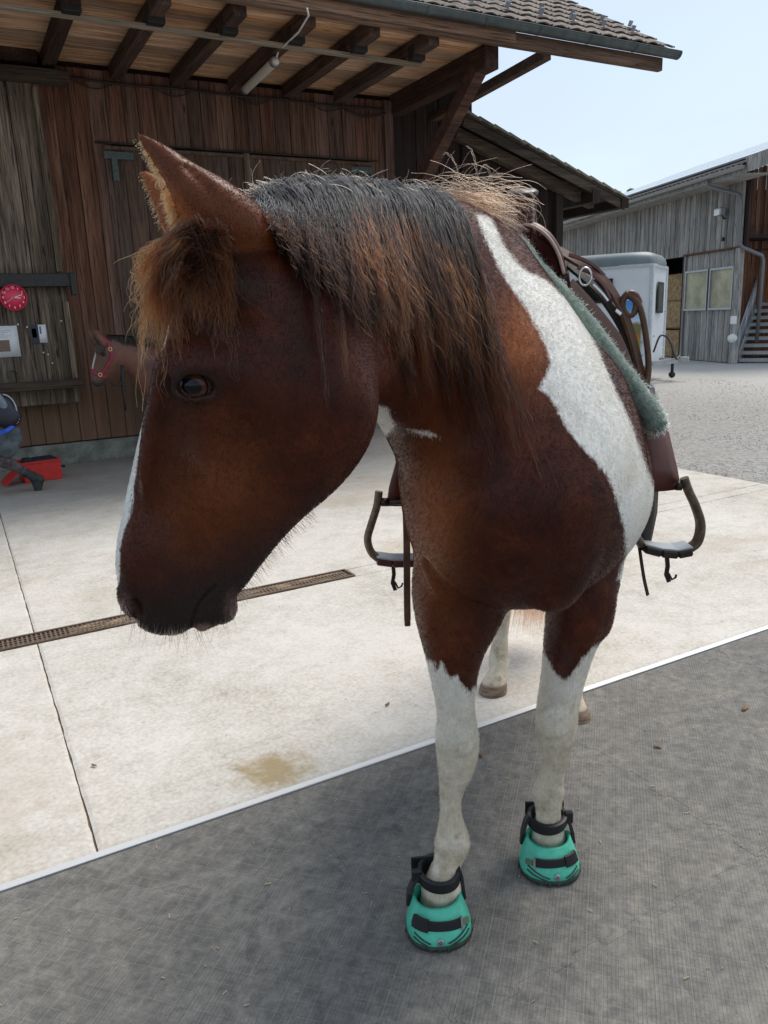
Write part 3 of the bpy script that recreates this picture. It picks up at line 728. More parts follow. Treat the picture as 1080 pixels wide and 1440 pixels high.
for k in range(17):   # panel boards under and above windows
    ya = .20+k*.127
    if ya+.12 > 2.36: break
    link('board', fb.setdefault('b', MB().box((0, 0, 0), (.022, .121, 1.30), ch=.004).mesh('board')), M_silver, far, loc=(.10-.008*(k % 2), ya+.06, .67))
    link('board', fb.setdefault('c', MB().box((0, 0, 0), (.022, .121, .40), ch=.004).mesh('board')), M_silver, far, loc=(.10-.008*(k % 2), ya+.06, 2.52))
b = MB(); b.box((.07, .10, 1.36), (.14, .18, 2.72), ch=.006); fp(b, 'corner_post', M_silver)
b = MB(); b.box((.07, 2.40, 1.36), (.06, .07, 2.72), ch=.004); fp(b, 'door_post', M_silver)
M_pane = NT('dusty_yellow_pane'); 
_n = M_pane; _v = _n.co('Object'); _f = _n.noise(_v, 2.2, 6, .7); _n.col(_n.ramp(_f, [(.3, (.17, .165, .12)), (.5, (.30, .285, .19)), (.7, (.46, .43, .28))])); _n.bs(Roughness=.4); M_pane = _n.m
for (a, c) in ((.25, 1.22), (1.30, 2.33)):
    w_ = link('window', MB().box((.05, (a+c)/2, 1.33), (.05, c-a, .05)).box((.05, (a+c)/2, 2.30), (.05, c-a, .05)).box((.05, a+.02, 1.815), (.05, .04, .92)).box((.05, c-.02, 1.815), (.05, .04, .92)).mesh('window'), M_zinc2, far)
    MB().box((.07, (a+c)/2, 1.82), (.012, c-a-.06, .93)).build('pane', M_pane, w_)
b = MB(); b.box((.05, 1.25, 2.74), (.08, 2.4, .04)); fp(b, 'door_track', M_red)
# opening: hay and dark interior behind
b = MB(); b.box((3.2, 4.6, 1.6), (.1, 9, 3.2)); b.box((1.6, 9.0, 1.6), (3.2, .1, 3.2)); b.box((1.6, 2.55, 1.6), (3.0, .08, 3.2)); b.box((1.75, 4.8, 3.0), (3.0, 9, .08)); fp(b, 'inner_wall', M_brown_dark)
hayn = NT('hay'); hv = hayn.co('Object', (1, 1, 1), rnd=5.0); hf = hayn.noise(hv, 9, 8, .75, .4); hayn.col(hayn.ramp(hf, [(.3, (.12, .075, .035)), (.5, (.30, .20, .10)), (.7, (.52, .38, .20))])); hayn.bs(Roughness=.9); hayn.bump(hf, .8, .05)
for (yy, zz, xx, lb) in ((3.3, .4, .9, 'straw coloured hay bale at the bottom of the stack in the open barn bay'), (3.3, 1.2, 1.0, 'middle hay bale of the stack behind the white trailer'), (3.3, 1.95, 1.1, 'topmost hay bale of the stack in the dark barn opening')):
    b = MB(); b.box((xx, yy, zz), (1.2, 1.45, .76), ch=.04); o = b.build('hay_bale', hayn.m, None); o.matrix_world = far.matrix_world.copy() if False else Matrix.Translation(bO) @ Matrix((bv, bu, UP)).transposed().to_4x4()
    tag(o, lb, 'hay bale', 'hay bales in the grey barn')
for k in range(28): 
    ya = 5.9+k*.117+ .55
    link('board', fb.setdefault('d', MB().box((0, 0, 0), (.022, .110, 2.68), ch=.004).mesh('board')), M_silver, far, loc=(.08-.012*(k % 2), ya, 1.36))
# side wall (right), red brown
b = MB(); b.box((3.0, 1.35, 2.1), (5.6, .05, 4.2)); fp(b, 'wall_core', M_brown_dark)
for k in range(30):
    xa = .16+k*.12
    for (z0, z1, dy) in ((.05, 2.74, .06), (2.78, 4.35+ (xa)*.30, .02)):
        b = MB(); b.box((0, 0, 0), (.113, .022, z1-z0), ch=.004); link('board', b.mesh('board'), M_red, far, loc=(xa+.06, 1.25+dy-.008*(k % 2), (z0+z1)/2))
b = MB(); b.box((2.0, 1.28, 2.76), (3.9, .03, .03)); fp(b, 'drip_board', M_rail)
for k in range(10):
    b = MB(); b.box((.155, .14+k*.12, 2.1), (.022, .113, 4.15), ch=.003); fp(b, 'board', M_red)
# roof: slopes up along +x from the eave over the front wall
RS = rad(17.5); rd = Vector((math.cos(RS), 0, math.sin(RS))); rn = Vector((-math.sin(RS), 0, math.cos(RS))); eo = Vector((-.62, -.95, 4.36))
b = MB(); b.prism([(0, 0), (7.4, 0), (7.4, .06), (0, .06)], eo, rd, rn, (0, 1, 0), 13.9); fp(b, 'roof_deck', M_rail)
b = MB(); rowsc = []
for i in range(0, 560):
    yy = -1.0+i*.025; zz = .018*math.sin(i*1.5708*.5*1.0)
    rowsc.append([eo+rd*(-.06)+rn*(.085+zz)+Vector((0, yy+.95+0, 0)), eo+rd*7.4+rn*(.085+zz)+Vector((0, yy+.95, 0))])
b.grid(rowsc); solidify(fp(b, 'corrugated_sheet', simple('weathered_fibre_cement', (.20, .165, .15), .85, var=.35, scale=12)), .01)
b = MB(); b.box(eo+rd*3.7+Vector((0, -.06, .02)), (7.5, .05, .30), (rd, Vector((0, 1, 0)), rn)); fp(b, 'barge_board', M_silver)
b = MB(); b.box((-.30, 6, 4.22), (.66, 13.6, .03)); fp(b, 'eave_soffit', M_silver)
b = MB(); b.box((-.62, 6, 4.30), (.03, 13.9, .15)); fp(b, 'fascia', M_silver)
gutter((-.71, -.95, 4.37), (-.71, 12.9, 4.33), .07, 'gutter', simple('grey_zinc', (.30, .30, .30), .45, .6), far)
M_sol = NT('solar_glass'); M_sol.col((.24, .27, .31)); M_sol.bs(Roughness=.18, Metallic=.0); M_sol.b.inputs['Coat Weight'].default_value = .6; M_sol = M_sol.m
pm = MB(); pm.box((0, 0, 0), (1.62, 1.00, .035)).box((0, 0, .02), (1.58, .96, .006)); pme = pm.mesh('solar_panel')
for i in range(4):
    for j in range(12):
        c_ = eo+rd*(1.35+i*1.66)+rn*.15+Vector((0, .9+j*1.03, 0)); o = link('solar_panel', pme, M_sol, far, loc=c_, rot=(0, -RS, 0))
b = MB()
for j in range(4): b.beam(eo+rd*(.8+j*1.66)+rn*.10+Vector((0, .2, 0)), eo+rd*(.8+j*1.66)+rn*.14+Vector((0, 12.8, 0)), .04, .04)
fp(b, 'panel_rail', M_zinc2)
# downpipe, floodlight
b = MB(); b.tube([(-.71, .4, 4.28), (-.70, .4, 4.15), (-.35, .25, 4.02), (-.10, .06, 3.92), (-.07, 0, 3.8), (-.07, -.02, 2.85), (-.02, -.10, 2.72), (.5, -.12, 2.52), (.56, -.10, 2.40), (.56, -.08, .5)], .045, 8); fp(b, 'downpipe', simple('pipe_grey', (.17, .17, .18), .5, .5))
fl = empty('floodlight', (0, 0, 0), label='small grey floodlight high on the grey boards of the far barn', cat='floodlight')
Mf = Matrix.Translation(bO) @ Matrix((bv, bu, UP)).transposed().to_4x4()
def W(p): return Mf @ Vector(p)
b = MB(); b.box(W((-.12, .72, 3.62)), (.16, .26, .18), (bv, bu, Vector((0, 0, 1))), ch=.02); b.build('lamp_head', M_zinc2, fl)
b = MB(); b.box(W((-.205, .72, 3.60)), (.01, .21, .13), (bv, bu, UP)); b.build('lamp_glass', M_white, fl)
b = MB(); b.tube([W((-.06, .72, 3.54)), W((0, .72, 3.46)), W((.04, .72, 3.46))], .02, 8); b.build('lamp_bracket', M_black, fl)
b = MB(); b.box(W((.0, .72, 2.98)), (.05, .07, .09), (bv, bu, UP), ch=.01); b.build('junction_box', M_black, label='tiny black junction box beneath the floodlight on grey boards', cat='junction box')
# white lantern and meter at the corner
b = MB(); b.box(W((-.05, .0, 1.05)), (.12, .12, .20), (bv, bu, UP), ch=.02); b.build('wall_lantern', M_white, label='small white lantern on the corner post of the grey barn', cat='lantern')
b = MB(); b.lathe(W((-.05, .0, .62)), [(.001, -.06), (.10, -.06), (.11, 0), (.10, .05), (.001, .05)], 16, -bv-bu*.6); b.build('round_meter', M_white, label='round white meter below the lantern beside the stairs', cat='meter')
# white hose bracket at gutter
b = MB(); cc2 = W((-.80, 9.6, 4.25)); b.tube([cc2+bu*(.28*math.cos(t))+UP*(.20*math.sin(t)) for t in [rad(60+i*18) for i in range(14)]], .03, 8); b.build('pipe_bend', M_white, far)

# stairs at right
stt = empty('metal_stairs', (0, 0, 0), label='grey steel outdoor stairs with railing at the right edge', cat='stairs')
s0 = HZ(1038, 511, 0); bu0 = bu; sdir = (bv*.72+bu0*.69).normalized(); bu = (bu0*.72-bv*.69).normalized(); 
for i in range(9):
    c_ = s0+sdir*(.15+i*.22)+UP*(.10+i*.165)-bu*.45
    b = MB(); b.box(c_, (.20, .95, .035), (sdir, bu, UP)); b.box(c_+sdir*-.10+UP*-.03, (.012, .95, .07), (sdir, bu, UP)); b.build('step', M_zinc2, stt)
for s in (0, -.95):
    b = MB(); b.beam(s0+bu*s+sdir*.0+UP*.05, s0+bu*s+sdir*2.0+UP*1.5, .02, .16); b.build('stringer', M_zinc2, stt)
b = MB()
for h in (.85, .16): b.tube([s0+bu*.02+UP*(h), s0+bu*.02+sdir*2.0+UP*(h+1.45)], .02, 8)
for i in range(19):
    t = i/18; b.tube([s0+bu*.02+sdir*(2.0*t)+UP*(.1+1.45*t), s0+bu*.02+sdir*(2.0*t)+UP*(.85+1.45*t)], .011 if i % 6 else .022, 6)
b.build('railing', M_zinc2, stt); bu = bu0

# far trees behind the grey barn
def tree(x, y, h, r, label, seed):
    t = empty('tree', (x, y, 0), label=label, cat='tree', group='trees beyond the grey barn')
    rr = random.Random(seed); b = MB(); b.tube([(0, 0, 0), (.05, 0, h*.35), (0, .05, h*.7), (0, 0, h*.95)], [.28, .2, .12, .03], 8)
    for i in range(9):
        z = h*(.35+.06*i); a = i*2.4; b.tube([(0, 0, z), (r*.6*math.cos(a), r*.6*math.sin(a), z+h*.1)], [.07, .02], 5)
    b.build('trunk', M_iron, t)
    b = MB()
    for i in range(2600):
        z = rr.uniform(.3, 1.0); rad_ = r*math.sin(min(1, (1.03-z)*1.6)*1.57)*rr.uniform(.3, 1)**.5; a = rr.random()*6.28; s_ = rr.uniform(.08, .2)
        c_ = Vector((rad_*math.cos(a), rad_*math.sin(a), z*h)); u_ = Vector((rr.gauss(0, 1), rr.gauss(0, 1), rr.gauss(0, 1))).normalized(); v_ = u_.orthogonal().normalized()
        b.add([c_-u_*s_, c_+v_*s_*.6, c_+u_*s_, c_-v_*s_*.6], [(0, 1, 2, 3)])
    b.build('crown', simple('tree_leaves', (.045, .075, .03), .8, var=.5, scale=1.5), t)
tq = HZ(878, 513, 0); dirq = (tq-Vector((0, 0, 0))); dirq.z = 0; dirq.normalize()
for i, (px, d, h) in enumerate(((868, 62, 11.3), (886, 60, 11.1), (905, 64, 11.4))):
    rr_ = ray(px, 300); rr_ = Vector((rr_.x, rr_.y, 0)).normalized(); tree(rr_.x*d, rr_.y*d, h*.855, 1.9, ('leftmost of three distant green treetops above the low end of the solar roof', 'middle one of three distant treetops above the solar roof', 'rightmost of three distant treetops beside the solar roof edge')[i], 40+i)
# ------------------------------------------------------------------ bodies: blended volumes meshed into ONE continuous skin
def smin(a, b, k):
    h = np.maximum(k-np.abs(a-b), 0)/k
    return np.minimum(a, b)-h*h*k*.25
def smax(a, b, k):
    h = np.maximum(k-np.abs(a-b), 0)/k
    return np.maximum(a, b)+h*h*k*.25
class Seg:
    """swept ellipse between two stations: centres c, in-plane half axes v (vector), half width w; asym widens one side"""
    def __init__(s, c0, v0, w0, c1, v1, w1, k=.03, asym=(0, 0), op='add', p=2.0, endr=None):
        s.c0 = np.array(c0, np.float32); s.c1 = np.array(c1, np.float32); s.v0 = np.array(v0, np.float32); s.v1 = np.array(v1, np.float32); s.w0 = w0; s.w1 = w1; s.k = k; s.as_ = asym; s.op = op; s.p = p
        s.a = s.c1-s.c0; s.L = np.linalg.norm(s.a)+1e-9; s.a = s.a/s.L; s.endr = endr
        R = max(np.linalg.norm(s.v0), np.linalg.norm(s.v1), w0, w1)
        s.bc = (s.c0+s.c1)/2; s.br = s.L/2+R
    def f(s, P):
        d = P-s.c0; t = np.clip(d@s.a/s.L, 0, 1)[:, None]
        c = s.c0+(s.c1-s.c0)*t; v = s.v0+(s.v1-s.v0)*t; vl = np.linalg.norm(v, axis=1); vh = v/vl[:, None]
        t = t[:, 0]; w = s.w0+(s.w1-s.w0)*t
        n = np.cross(s.a[None, :], vh); nl = np.linalg.norm(n, axis=1); n = n/np.maximum(nl, 1e-6)[:, None]
        ax = np.cross(vh, n)
        q = P-c; x = (q*vh).sum(1)/vl; y = (q*n).sum(1); z = (q*ax).sum(1)
        a0 = s.as_[0]+(s.as_[1]-s.as_[0])*t
        w2 = w*np.clip(1+a0*np.clip(x, -1, 1), .25, 2)
        y = y/w2; zr = (s.endr if s.endr else np.minimum(w, vl)); z = z/zr
        if s.p != 2.0: k0 = (np.abs(x)**s.p+np.abs(y)**s.p)**(2/s.p)
        else: k0 = x*x+y*y
        k0 = np.sqrt(k0+z*z)+1e-9
        g = np.sqrt((x/vl)**2+(y/w2)**2+(z/zr)**2)+1e-9
        return k0*(k0-1)/g
def ball(c, r, k=.02, op='add'):
    """sphere or ellipsoid: r = radius or (vec_long, vec_side, w)"""
    if not hasattr(r, '__len__'): r = (Vector((r, 0, 0)), r)
    return Seg(c, r[0], r[1], Vector(c)+Vector((0, 0, 1e-5)) if len(r) < 3 else Vector(c)+r[2]*1e-4, r[0], r[1], k, op=op)
def ell(c, ax, ay, rx, ry, rz, k=.02, op='add'):
    """ellipsoid with axes ax, ay (unit) and their cross"""
    ax = Vector(ax).normalized(); ay = Vector(ay); ay = (ay-ax*ay.dot(ax)).normalized(); az = ax.cross(ay)
    s = Seg(Vector(c)-az*1e-4, ax*rx, ry, Vector(c)+az*1e-4, ax*rx, ry, k, op=op, endr=rz)
    s.br = max(rx, ry, rz); return s
def cap(p, q, r0, r1, k=.02, op='add'):
    a = (Vector(q)-Vector(p)); v = a.orthogonal().normalized()
    return Seg(p, v*r0, r0, q, v*r1, r1, k, op=op)
class Group:
    """a chain of segments that act as one smooth limb"""
    def __init__(s, segs, k): s.segs = segs; s.k = k; s.op = 'add'
def crom(P, n):
    """Catmull-Rom through rows of numbers"""
    P = np.array(P, float); Q_ = np.vstack([2*P[0]-P[1], P, 2*P[-1]-P[-2]]); out = []
    for i in range(len(P)-1):
        p0, p1, p2, p3 = Q_[i:i+4]
        for j in range(n):
            t = j/n; out.append(.5*((2*p1)+(-p0+p2)*t+(2*p0-5*p1+4*p2-p3)*t*t+(-p0+3*p1-3*p2+p3)*t**3))
    out.append(P[-1]); return np.array(out)
def chain(C, V, Wd, k, asym=None, n=4, op='add', p=2.0, endr=None):
    """centres, half-axis vectors, half widths -> smooth swept limb"""
    asym = asym if asym is not None else [0]*len(C)
    R = crom([list(c)+list(v)+[w, a] for c, v, w, a in zip(C, V, Wd, asym)], n)
    segs = [Seg(A[:3], A[3:6], A[6], B_[:3], B_[3:6], B_[6], min(.022, .004+.12*min(A[6], float(np.linalg.norm(A[3:6])))), asym=(A[7], B_[7]), op=op, p=p) for A, B_ in zip(R[:-1], R[1:])]
    if endr: segs[-1].endr = endr
    if op != 'add':
        for s_ in segs: s_.k = k
        return segs
    return [Group(segs, k)]
def sweep(st, k=.03, n=4, **kw):
    """stations: (top, bottom, halfwidth[, asym])"""
    return chain([(Vector(a[0])+Vector(a[1]))/2 for a in st], [(Vector(a[0])-Vector(a[1]))/2 for a in st], [a[2] for a in st], k, [a[3] if len(a) > 3 else 0 for a in st], n, **kw)
def flat(prims):
    for s in prims:
        if isinstance(s, Group): yield from s.segs
        else: yield s
def eval_blocks(prims, cen, P, br):
    """cen (n,3) block centres, P (n,m,3) points -> field (n,m)"""
    F = np.full(P.shape[:2], .5, np.float32)
    def near(s, k): return np.nonzero(((cen-s.bc)**2).sum(1) < (s.br+k+.05+br)**2)[0]
    def val(s, ix): return s.f(P[ix].reshape(-1, 3)).reshape(len(ix), -1).astype(np.float32)
    for s in prims:
        if isinstance(s, Group):
            G = np.full(F.shape, 9., np.float32); tot = np.zeros(len(F), bool)
            for g in s.segs:
                ix = near(g, s.k)
                if len(ix): G[ix] = smin(G[ix], val(g, ix), g.k); tot[ix] = True
            ix = np.nonzero(tot)[0]
            if len(ix): F[ix] = smin(F[ix], G[ix], s.k)
        else:
            ix = near(s, s.k)
            if not len(ix): continue
            d = val(s, ix)
            F[ix] = smin(F[ix], d, s.k) if s.op == 'add' else smax(F[ix], -d, s.k)
    return F
def mesh_sdf(prims, name, vox=.005, B=8, relax=2):
    fl_ = [s for s in flat(prims) if s.op == 'add']
    lo = np.min([s.bc-s.br for s in fl_], 0)-.02; hi = np.max([s.bc+s.br for s in fl_], 0)+.02
    bs = vox*B; nb = np.ceil((hi-lo)/bs).astype(int)
    G = np.stack(np.meshgrid(*[np.arange(n) for n in nb], indexing='ij'), -1).reshape(-1, 3)
    cen = (lo+(G+.5)*bs).astype(np.float32)
    F = eval_blocks(prims, cen, cen[:, None, :], 0.0)[:, 0]; near = np.abs(F) < bs*1.3
    G = G[near]
    o = np.arange(B+1); off = np.stack(np.meshgrid(o, o, o, indexing='ij'), -1).reshape(-1, 3)
    vals = np.empty((len(G), (B+1)**3), np.float32)
    CH = 1500; gc = cen[near]
    for i in range(0, len(G), CH):
        g = G[i:i+CH]; P = (lo+(g[:, None, :]*B+off[None])*vox).astype(np.float32); vals[i:i+CH] = eval_blocks(prims, gc[i:i+CH], P, bs*.87)
    V = vals.reshape(len(G), B+1, B+1, B+1)
    C = [V[:, a:a+B, b:b+B, c:c+B] for a in (0, 1) for b in (0, 1) for c in (0, 1)]
    S = sum((c < 0).astype(np.uint8) for c in C); act = (S > 0) & (S < 8)
    bi, i, j, k = np.nonzero(act)
    cell = G[bi]*B+np.stack([i, j, k], 1)
    cv = np.stack([c[bi, i, j, k] for c in C], 1)           # corner index = a*4+b*2+c
    corners = np.array([[a, b, c] for a in (0, 1) for b in (0, 1) for c in (0, 1)], float)
    acc = np.zeros((len(cell), 3)); cnt = np.zeros(len(cell))
    for e0 in range(8):
        for bit in (1, 2, 4):
            if e0 & bit: continue
            e1 = e0 | bit; a_, b_ = cv[:, e0], cv[:, e1]; m = (a_ < 0) != (b_ < 0)
            t = np.where(m, a_/np.where(m, a_-b_, 1), 0)[:, None]
            acc += np.where(m[:, None], corners[e0]+(corners[e1]-corners[e0])*t, 0); cnt += m
    vert = lo+(cell+acc/cnt[:, None])*vox
    dims = nb*B+4; key = ((cell[:, 0]*dims[1])+cell[:, 1])*dims[2]+cell[:, 2]
    od = np.argsort(key); ks = key[od]
    def find(c):
        kk = ((c[:, 0]*dims[1])+c[:, 1])*dims[2]+c[:, 2]; p = np.searchsorted(ks, kk); p = np.minimum(p, len(ks)-1); ok = ks[p] == kk; return np.where(ok, od[p], -1)
    faces = []
    for ax_, bit, (u, w) in ((0, 4, (1, 2)), (1, 2, (2, 0)), (2, 1, (0, 1))):
        a_, b_ = cv[:, 0], cv[:, bit]; m = np.nonzero((a_ < 0) != (b_ < 0))[0]
        c = cell[m]; du = np.zeros(3, int); du[u] = 1; dw = np.zeros(3, int); dw[w] = 1
        q = np.stack([m, find(c-du), find(c-du-dw), find(c-dw)], 1); ok = (q >= 0).all(1); q = q[ok]; flip = (a_[m][ok] > 0)
        q[flip] = q[flip][:, ::-1]; faces.append(q)
    faces = np.concatenate(faces)
    # light relaxation, then back to the surface by one Newton step
    for it in range(relax):
        s = np.zeros_like(vert); n = np.zeros(len(vert))
        for a_ in range(4):
            b_ = (a_+1) % 4
            np.add.at(s, faces[:, a_], vert[faces[:, b_]]); np.add.at(n, faces[:, a_], 1)
            np.add.at(s, faces[:, b_], vert[faces[:, a_]]); np.add.at(n, faces[:, b_], 1)
        vert = vert*.5+.5*s/np.maximum(n, 1)[:, None]
    used = np.unique(faces); rem = np.full(len(vert), -1); rem[used] = np.arange(len(used)); vert = vert[used]; faces = rem[faces]
    me = bpy.data.meshes.new(name); me.vertices.add(len(vert)); me.vertices.foreach_set('co', vert.astype(np.float32).ravel())
    me.loops.add(len(faces)*4); me.loops.foreach_set('vertex_index', faces.astype(np.int32).ravel())
    me.polygons.add(len(faces)); me.polygons.foreach_set('loop_start', np.arange(0, len(faces)*4, 4, dtype=np.int32))
    me.update(calc_edges=True); me.validate(); me.polygons.foreach_set('use_smooth', np.ones(len(me.polygons), bool))
    return me, vert
def vnormals(me):
    n = np.empty(len(me.vertices)*3, np.float32); me.vertices.foreach_get('normal', n); return n.reshape(-1, 3)
def set_attr(me, name, val):
    a = me.attributes.new(name, 'FLOAT', 'POINT'); a.data.foreach_set('value', np.asarray(val, np.float32))
def poly_sd(px, py, poly):
    """signed distance (positive inside) of points to polygon, in pixels"""
    px = np.asarray(px); py = np.asarray(py); ins = np.zeros(len(px), bool); dm = np.full(len(px), 1e9); n = len(poly)
    for i in range(n):
        x0, y0 = poly[i]; x1, y1 = poly[(i+1) % n]
        dx, dy = x1-x0, y1-y0; t = np.clip(((px-x0)*dx+(py-y0)*dy)/(dx*dx+dy*dy+1e-9), 0, 1)
        dm = np.minimum(dm, (px-x0-t*dx)**2+(py-y0-t*dy)**2)
        c = ((y0 > py) != (y1 > py)); xi = x0+(py-y0)*dx/(dy if abs(dy) > 1e-9 else 1e-9); ins ^= c & (px < xi)
    d = np.sqrt(dm); return np.where(ins, d, -d)
def hair(name, mat, parent, strands, r0=.0004, r1=.0001, **k):
    """strands: list of (n,3) arrays -> hair curves"""
    hc = bpy.data.hair_curves.new(name); hc.add_curves([len(s) for s in strands])
    P = np.concatenate(strands).astype(np.float32); hc.attributes['position'].data.foreach_set('vector', P.ravel())
    ra = hc.attributes.get('radius') or hc.attributes.new('radius', 'FLOAT', 'POINT')
    rr = np.concatenate([r0+(r1-r0)*np.linspace(0, 1, len(s))**1.5 for s in strands]).astype(np.float32); ra.data.foreach_set('value', rr)
    o = bpy.data.objects.new(name, hc); COL.objects.link(o); hc.materials.append(mat)
    if parent is not None: o.parent = parent
    return tag(o, **k)
# ------------------------------------------------------------------ the pinto horse
def Lw(r, f, h): return RGT*r+FWD*f+UP*h
HO = Vector((.295, 1.68)); HB = rad(18)
bdir = RGT*math.sin(HB)+FWD*math.cos(HB); bsid = RGT*math.cos(HB)-FWD*math.sin(HB)
def Bp(s, x, h): return RGT*HO.x+FWD*HO.y+bdir*s+bsid*x+UP*h
# the head turns to the horse's right: its middle plane
S0 = Q(350, 560, 1.13)
_l = Vector((-.985, -.17)); _c = Vector((.17, -.985)); _a = rad(8)
hg2 = _l*math.cos(_a)+_c*math.sin(_a); hn2 = _c*math.cos(_a)-_l*math.sin(_a)
HG = RGT*hg2.x+FWD*hg2.y; HN = RGT*hn2.x+FWD*hn2.y
def HS(px, py, off=0.0): return hitp(px, py, HN, HN.dot(S0)+off)
prims = []
# barrel
prims += sweep([(Bp(-.17, -.01, 1.16), Bp(-.15, -.01, .90), .150, -.1), (Bp(-.10, 0, 1.28), Bp(-.09, 0, .80), .215, -.1), (Bp(.0, -.0, 1.42), Bp(.0, .015, .765), .238, -.24), (Bp(.16, -.05, 1.575), Bp(.14, .018, .74), .250, -.64),
                (Bp(.38, -.045, 1.50), Bp(.38, 0, .725), .262, -.6), (Bp(.62, -.06, 1.42), Bp(.62, -.035, .74), .238, -.35), (Bp(.85, -.06, 1.40), Bp(.85, -.05, .80), .205, -.2), (Bp(1.05, -.06, 1.40), Bp(1.05, -.05, .90), .18, -.05), (Bp(1.22, -.05, 1.35), Bp(1.22, -.03, 1.0), .165, 0)], .05)
# shoulders and pectorals
for sx in (-1, 1):
    prims.append(ell(Bp(.05, .155 if sx > 0 else -.142, 1.08), bdir*.5+UP*.85, bsid, .22, .080, .12, .08))
    prims.append(ell(Bp(-.172, sx*.098, .935), UP, bsid, .130, .082, .070, .022))
    prims.append(ell(Bp(1.02, sx*.10-.05, 1.08), bdir*.3+UP, bsid, .25, .09, .20, .06))
# neck
NK = [(Q(705, 322, 1.95), Q(668, 770, 1.55), .150, -.6), (Q(650, 292, 1.76), Q(632, 700, 1.50), .140, -.2), (Q(560, 277, 1.56), Q(592, 618, 1.44), .112, -.15), (Q(470, 272, 1.38), Q(548, 585, 1.32), .092, -.1), (Q(395, 282, 1.235), Q(510, 560, 1.21), .080, 0), (Q(350, 300, 1.16), Q(470, 540, 1.15), .070, 0)]
prims += sweep(NK, .035)
prims.append(ell(Q(700, 640, 1.66), RGT*.4-UP, RGT, .20, .17, .12, .08))
# head
HD = [(HS(312, 312), HS(440, 400), .060, 0), (HS(272, 372), HS(492, 468), .076, .1), (HS(246, 446), HS(518, 545), .086, .12), (HS(227, 516), HS(518, 604), .086, .15), (HS(206, 588), HS(484, 660), .076, .12), (HS(188, 660), HS(419, 722), .060, .0),
      (HS(173, 730), HS(374, 774), .050, -.05), (HS(166, 795), HS(344, 812), .046, .0), (HS(182, 838), HS(316, 838), .044, .1), (HS(210, 862), HS(268, 860), .036, .1)]
prims += sweep(HD, .014, p=2.25, endr=.026)
prims.append(ell(HS(428, 566, .050), HS(345, 490)-HS(490, 640), HN, .112, .042, .096, .02))          # cheek
prims.append(ell(HS(284, 512, .066), HS(235, 505)-HS(320, 522), HN, .042, .026, .024, .03))            # brow
prims.append(ell(HS(330, 400, .050), HS(300, 330)-HS(370, 470), HN, .075, .030, .045, .03))
prims += [cap(HS(338, 588, .087), HS(312, 640, .079), .011, .010, .020), cap(HS(312, 640, .079), HS(286, 705, .060), .010, .005, .020)]
prims.append(ell(HS(330, 662, .092), HS(345, 620)-HS(315, 720), HN, .050, .014, .018, .025, 'sub'))
prims.append(ell(HS(214, 600, .055), HS(222, 540)-HS(200, 700), HN, .085, .014, .010, .03))                             # facial crest
prims += [cap(HS(*a), HS(*b), .0072, .0065, .009) for a, b in (((250, 566, .0800), (252, 600, .0775)), ((252, 600, .0775), (262, 632, .073)), ((262, 632, .073), (276, 664, .069)), ((262, 632, .073), (268, 690, .063)))]
prims.append(ell(HS(236, 640, .078), HS(240, 570)-HS(226, 730), HN, .080, .016, .020, .025, 'sub'))
prims.append(ell(HS(222, 792, .026), HS(200, 740)-HS(230, 850), HN, .060, .028, .042, .03))            # nose side
prims.append(ell(HS(304, 850, -.002), HS(274, 832)-HS(335, 868), HN, .034, .036, .028, .007))          # chin
prims.append(ell(HS(285, 872, .0), RGT, HN, .021, .031, .014, .006))                                   # lower lip
prims.append(ell(HS(228, 862, .0), RGT, HN, .040, .041, .025, .012))                                   # upper lip
prims.append(ell(HS(184, 846, .030), HS(172, 835)-HS(196, 880), HN, .030, .016, .017, .012))           # nostril rim
prims.append(ell(HS(192, 861, .046), HS(184, 840)-HS(198, 886), HN, .024, .022, .0085, .007, 'sub'))
prims += chain([HS(266, 895), HS(269, 886), HS(271, 879)], [HN*.06, HN*.06, HN*.058], [.0045, .0035, .001], .010, n=1, op='sub', endr=.003)
prims.append(ell(HS(322, 455, .098), HS(290, 430)-HS(350, 480), HN, .035, .016, .022, .03, 'sub'))      # hollow above the eye
prims.append(ell(HS(352, 660, .100), HS(300, 600)-HS(400, 720), HN, .075, .022, .035, .05, 'sub'))
# eye socket and lids
EYE = HS(275, 540, .060); EX = (HS(300, 546, .07)-HS(250, 533, .078)).normalized()
EY = HN.cross(EX).normalized()
if EY.z < 0: EY = -EY
prims.append(ell(HS(274, 540, .082), EX, HN, .0295, .022, .0170, .006, 'sub'))
def lid(pts, r, k=.006):
    return [cap(HS(*a), HS(*b), r, r, k) for a, b in zip(pts[:-1], pts[1:])]
prims += lid([(243, 549, .077), (250, 532, .084), (263, 521, .088), (279, 519, .088), (295, 525, .085), (307, 542, .078)], .0048, .008)
prims += lid([(243, 549, .077), (255, 559, .081), (272, 563, .081), (290, 560, .080), (307, 546, .077)], .0030, .008)
prims += lid([(240, 520, .078), (262, 508, .084), (290, 508, .082), (310, 524, .075)], .0045, .012)
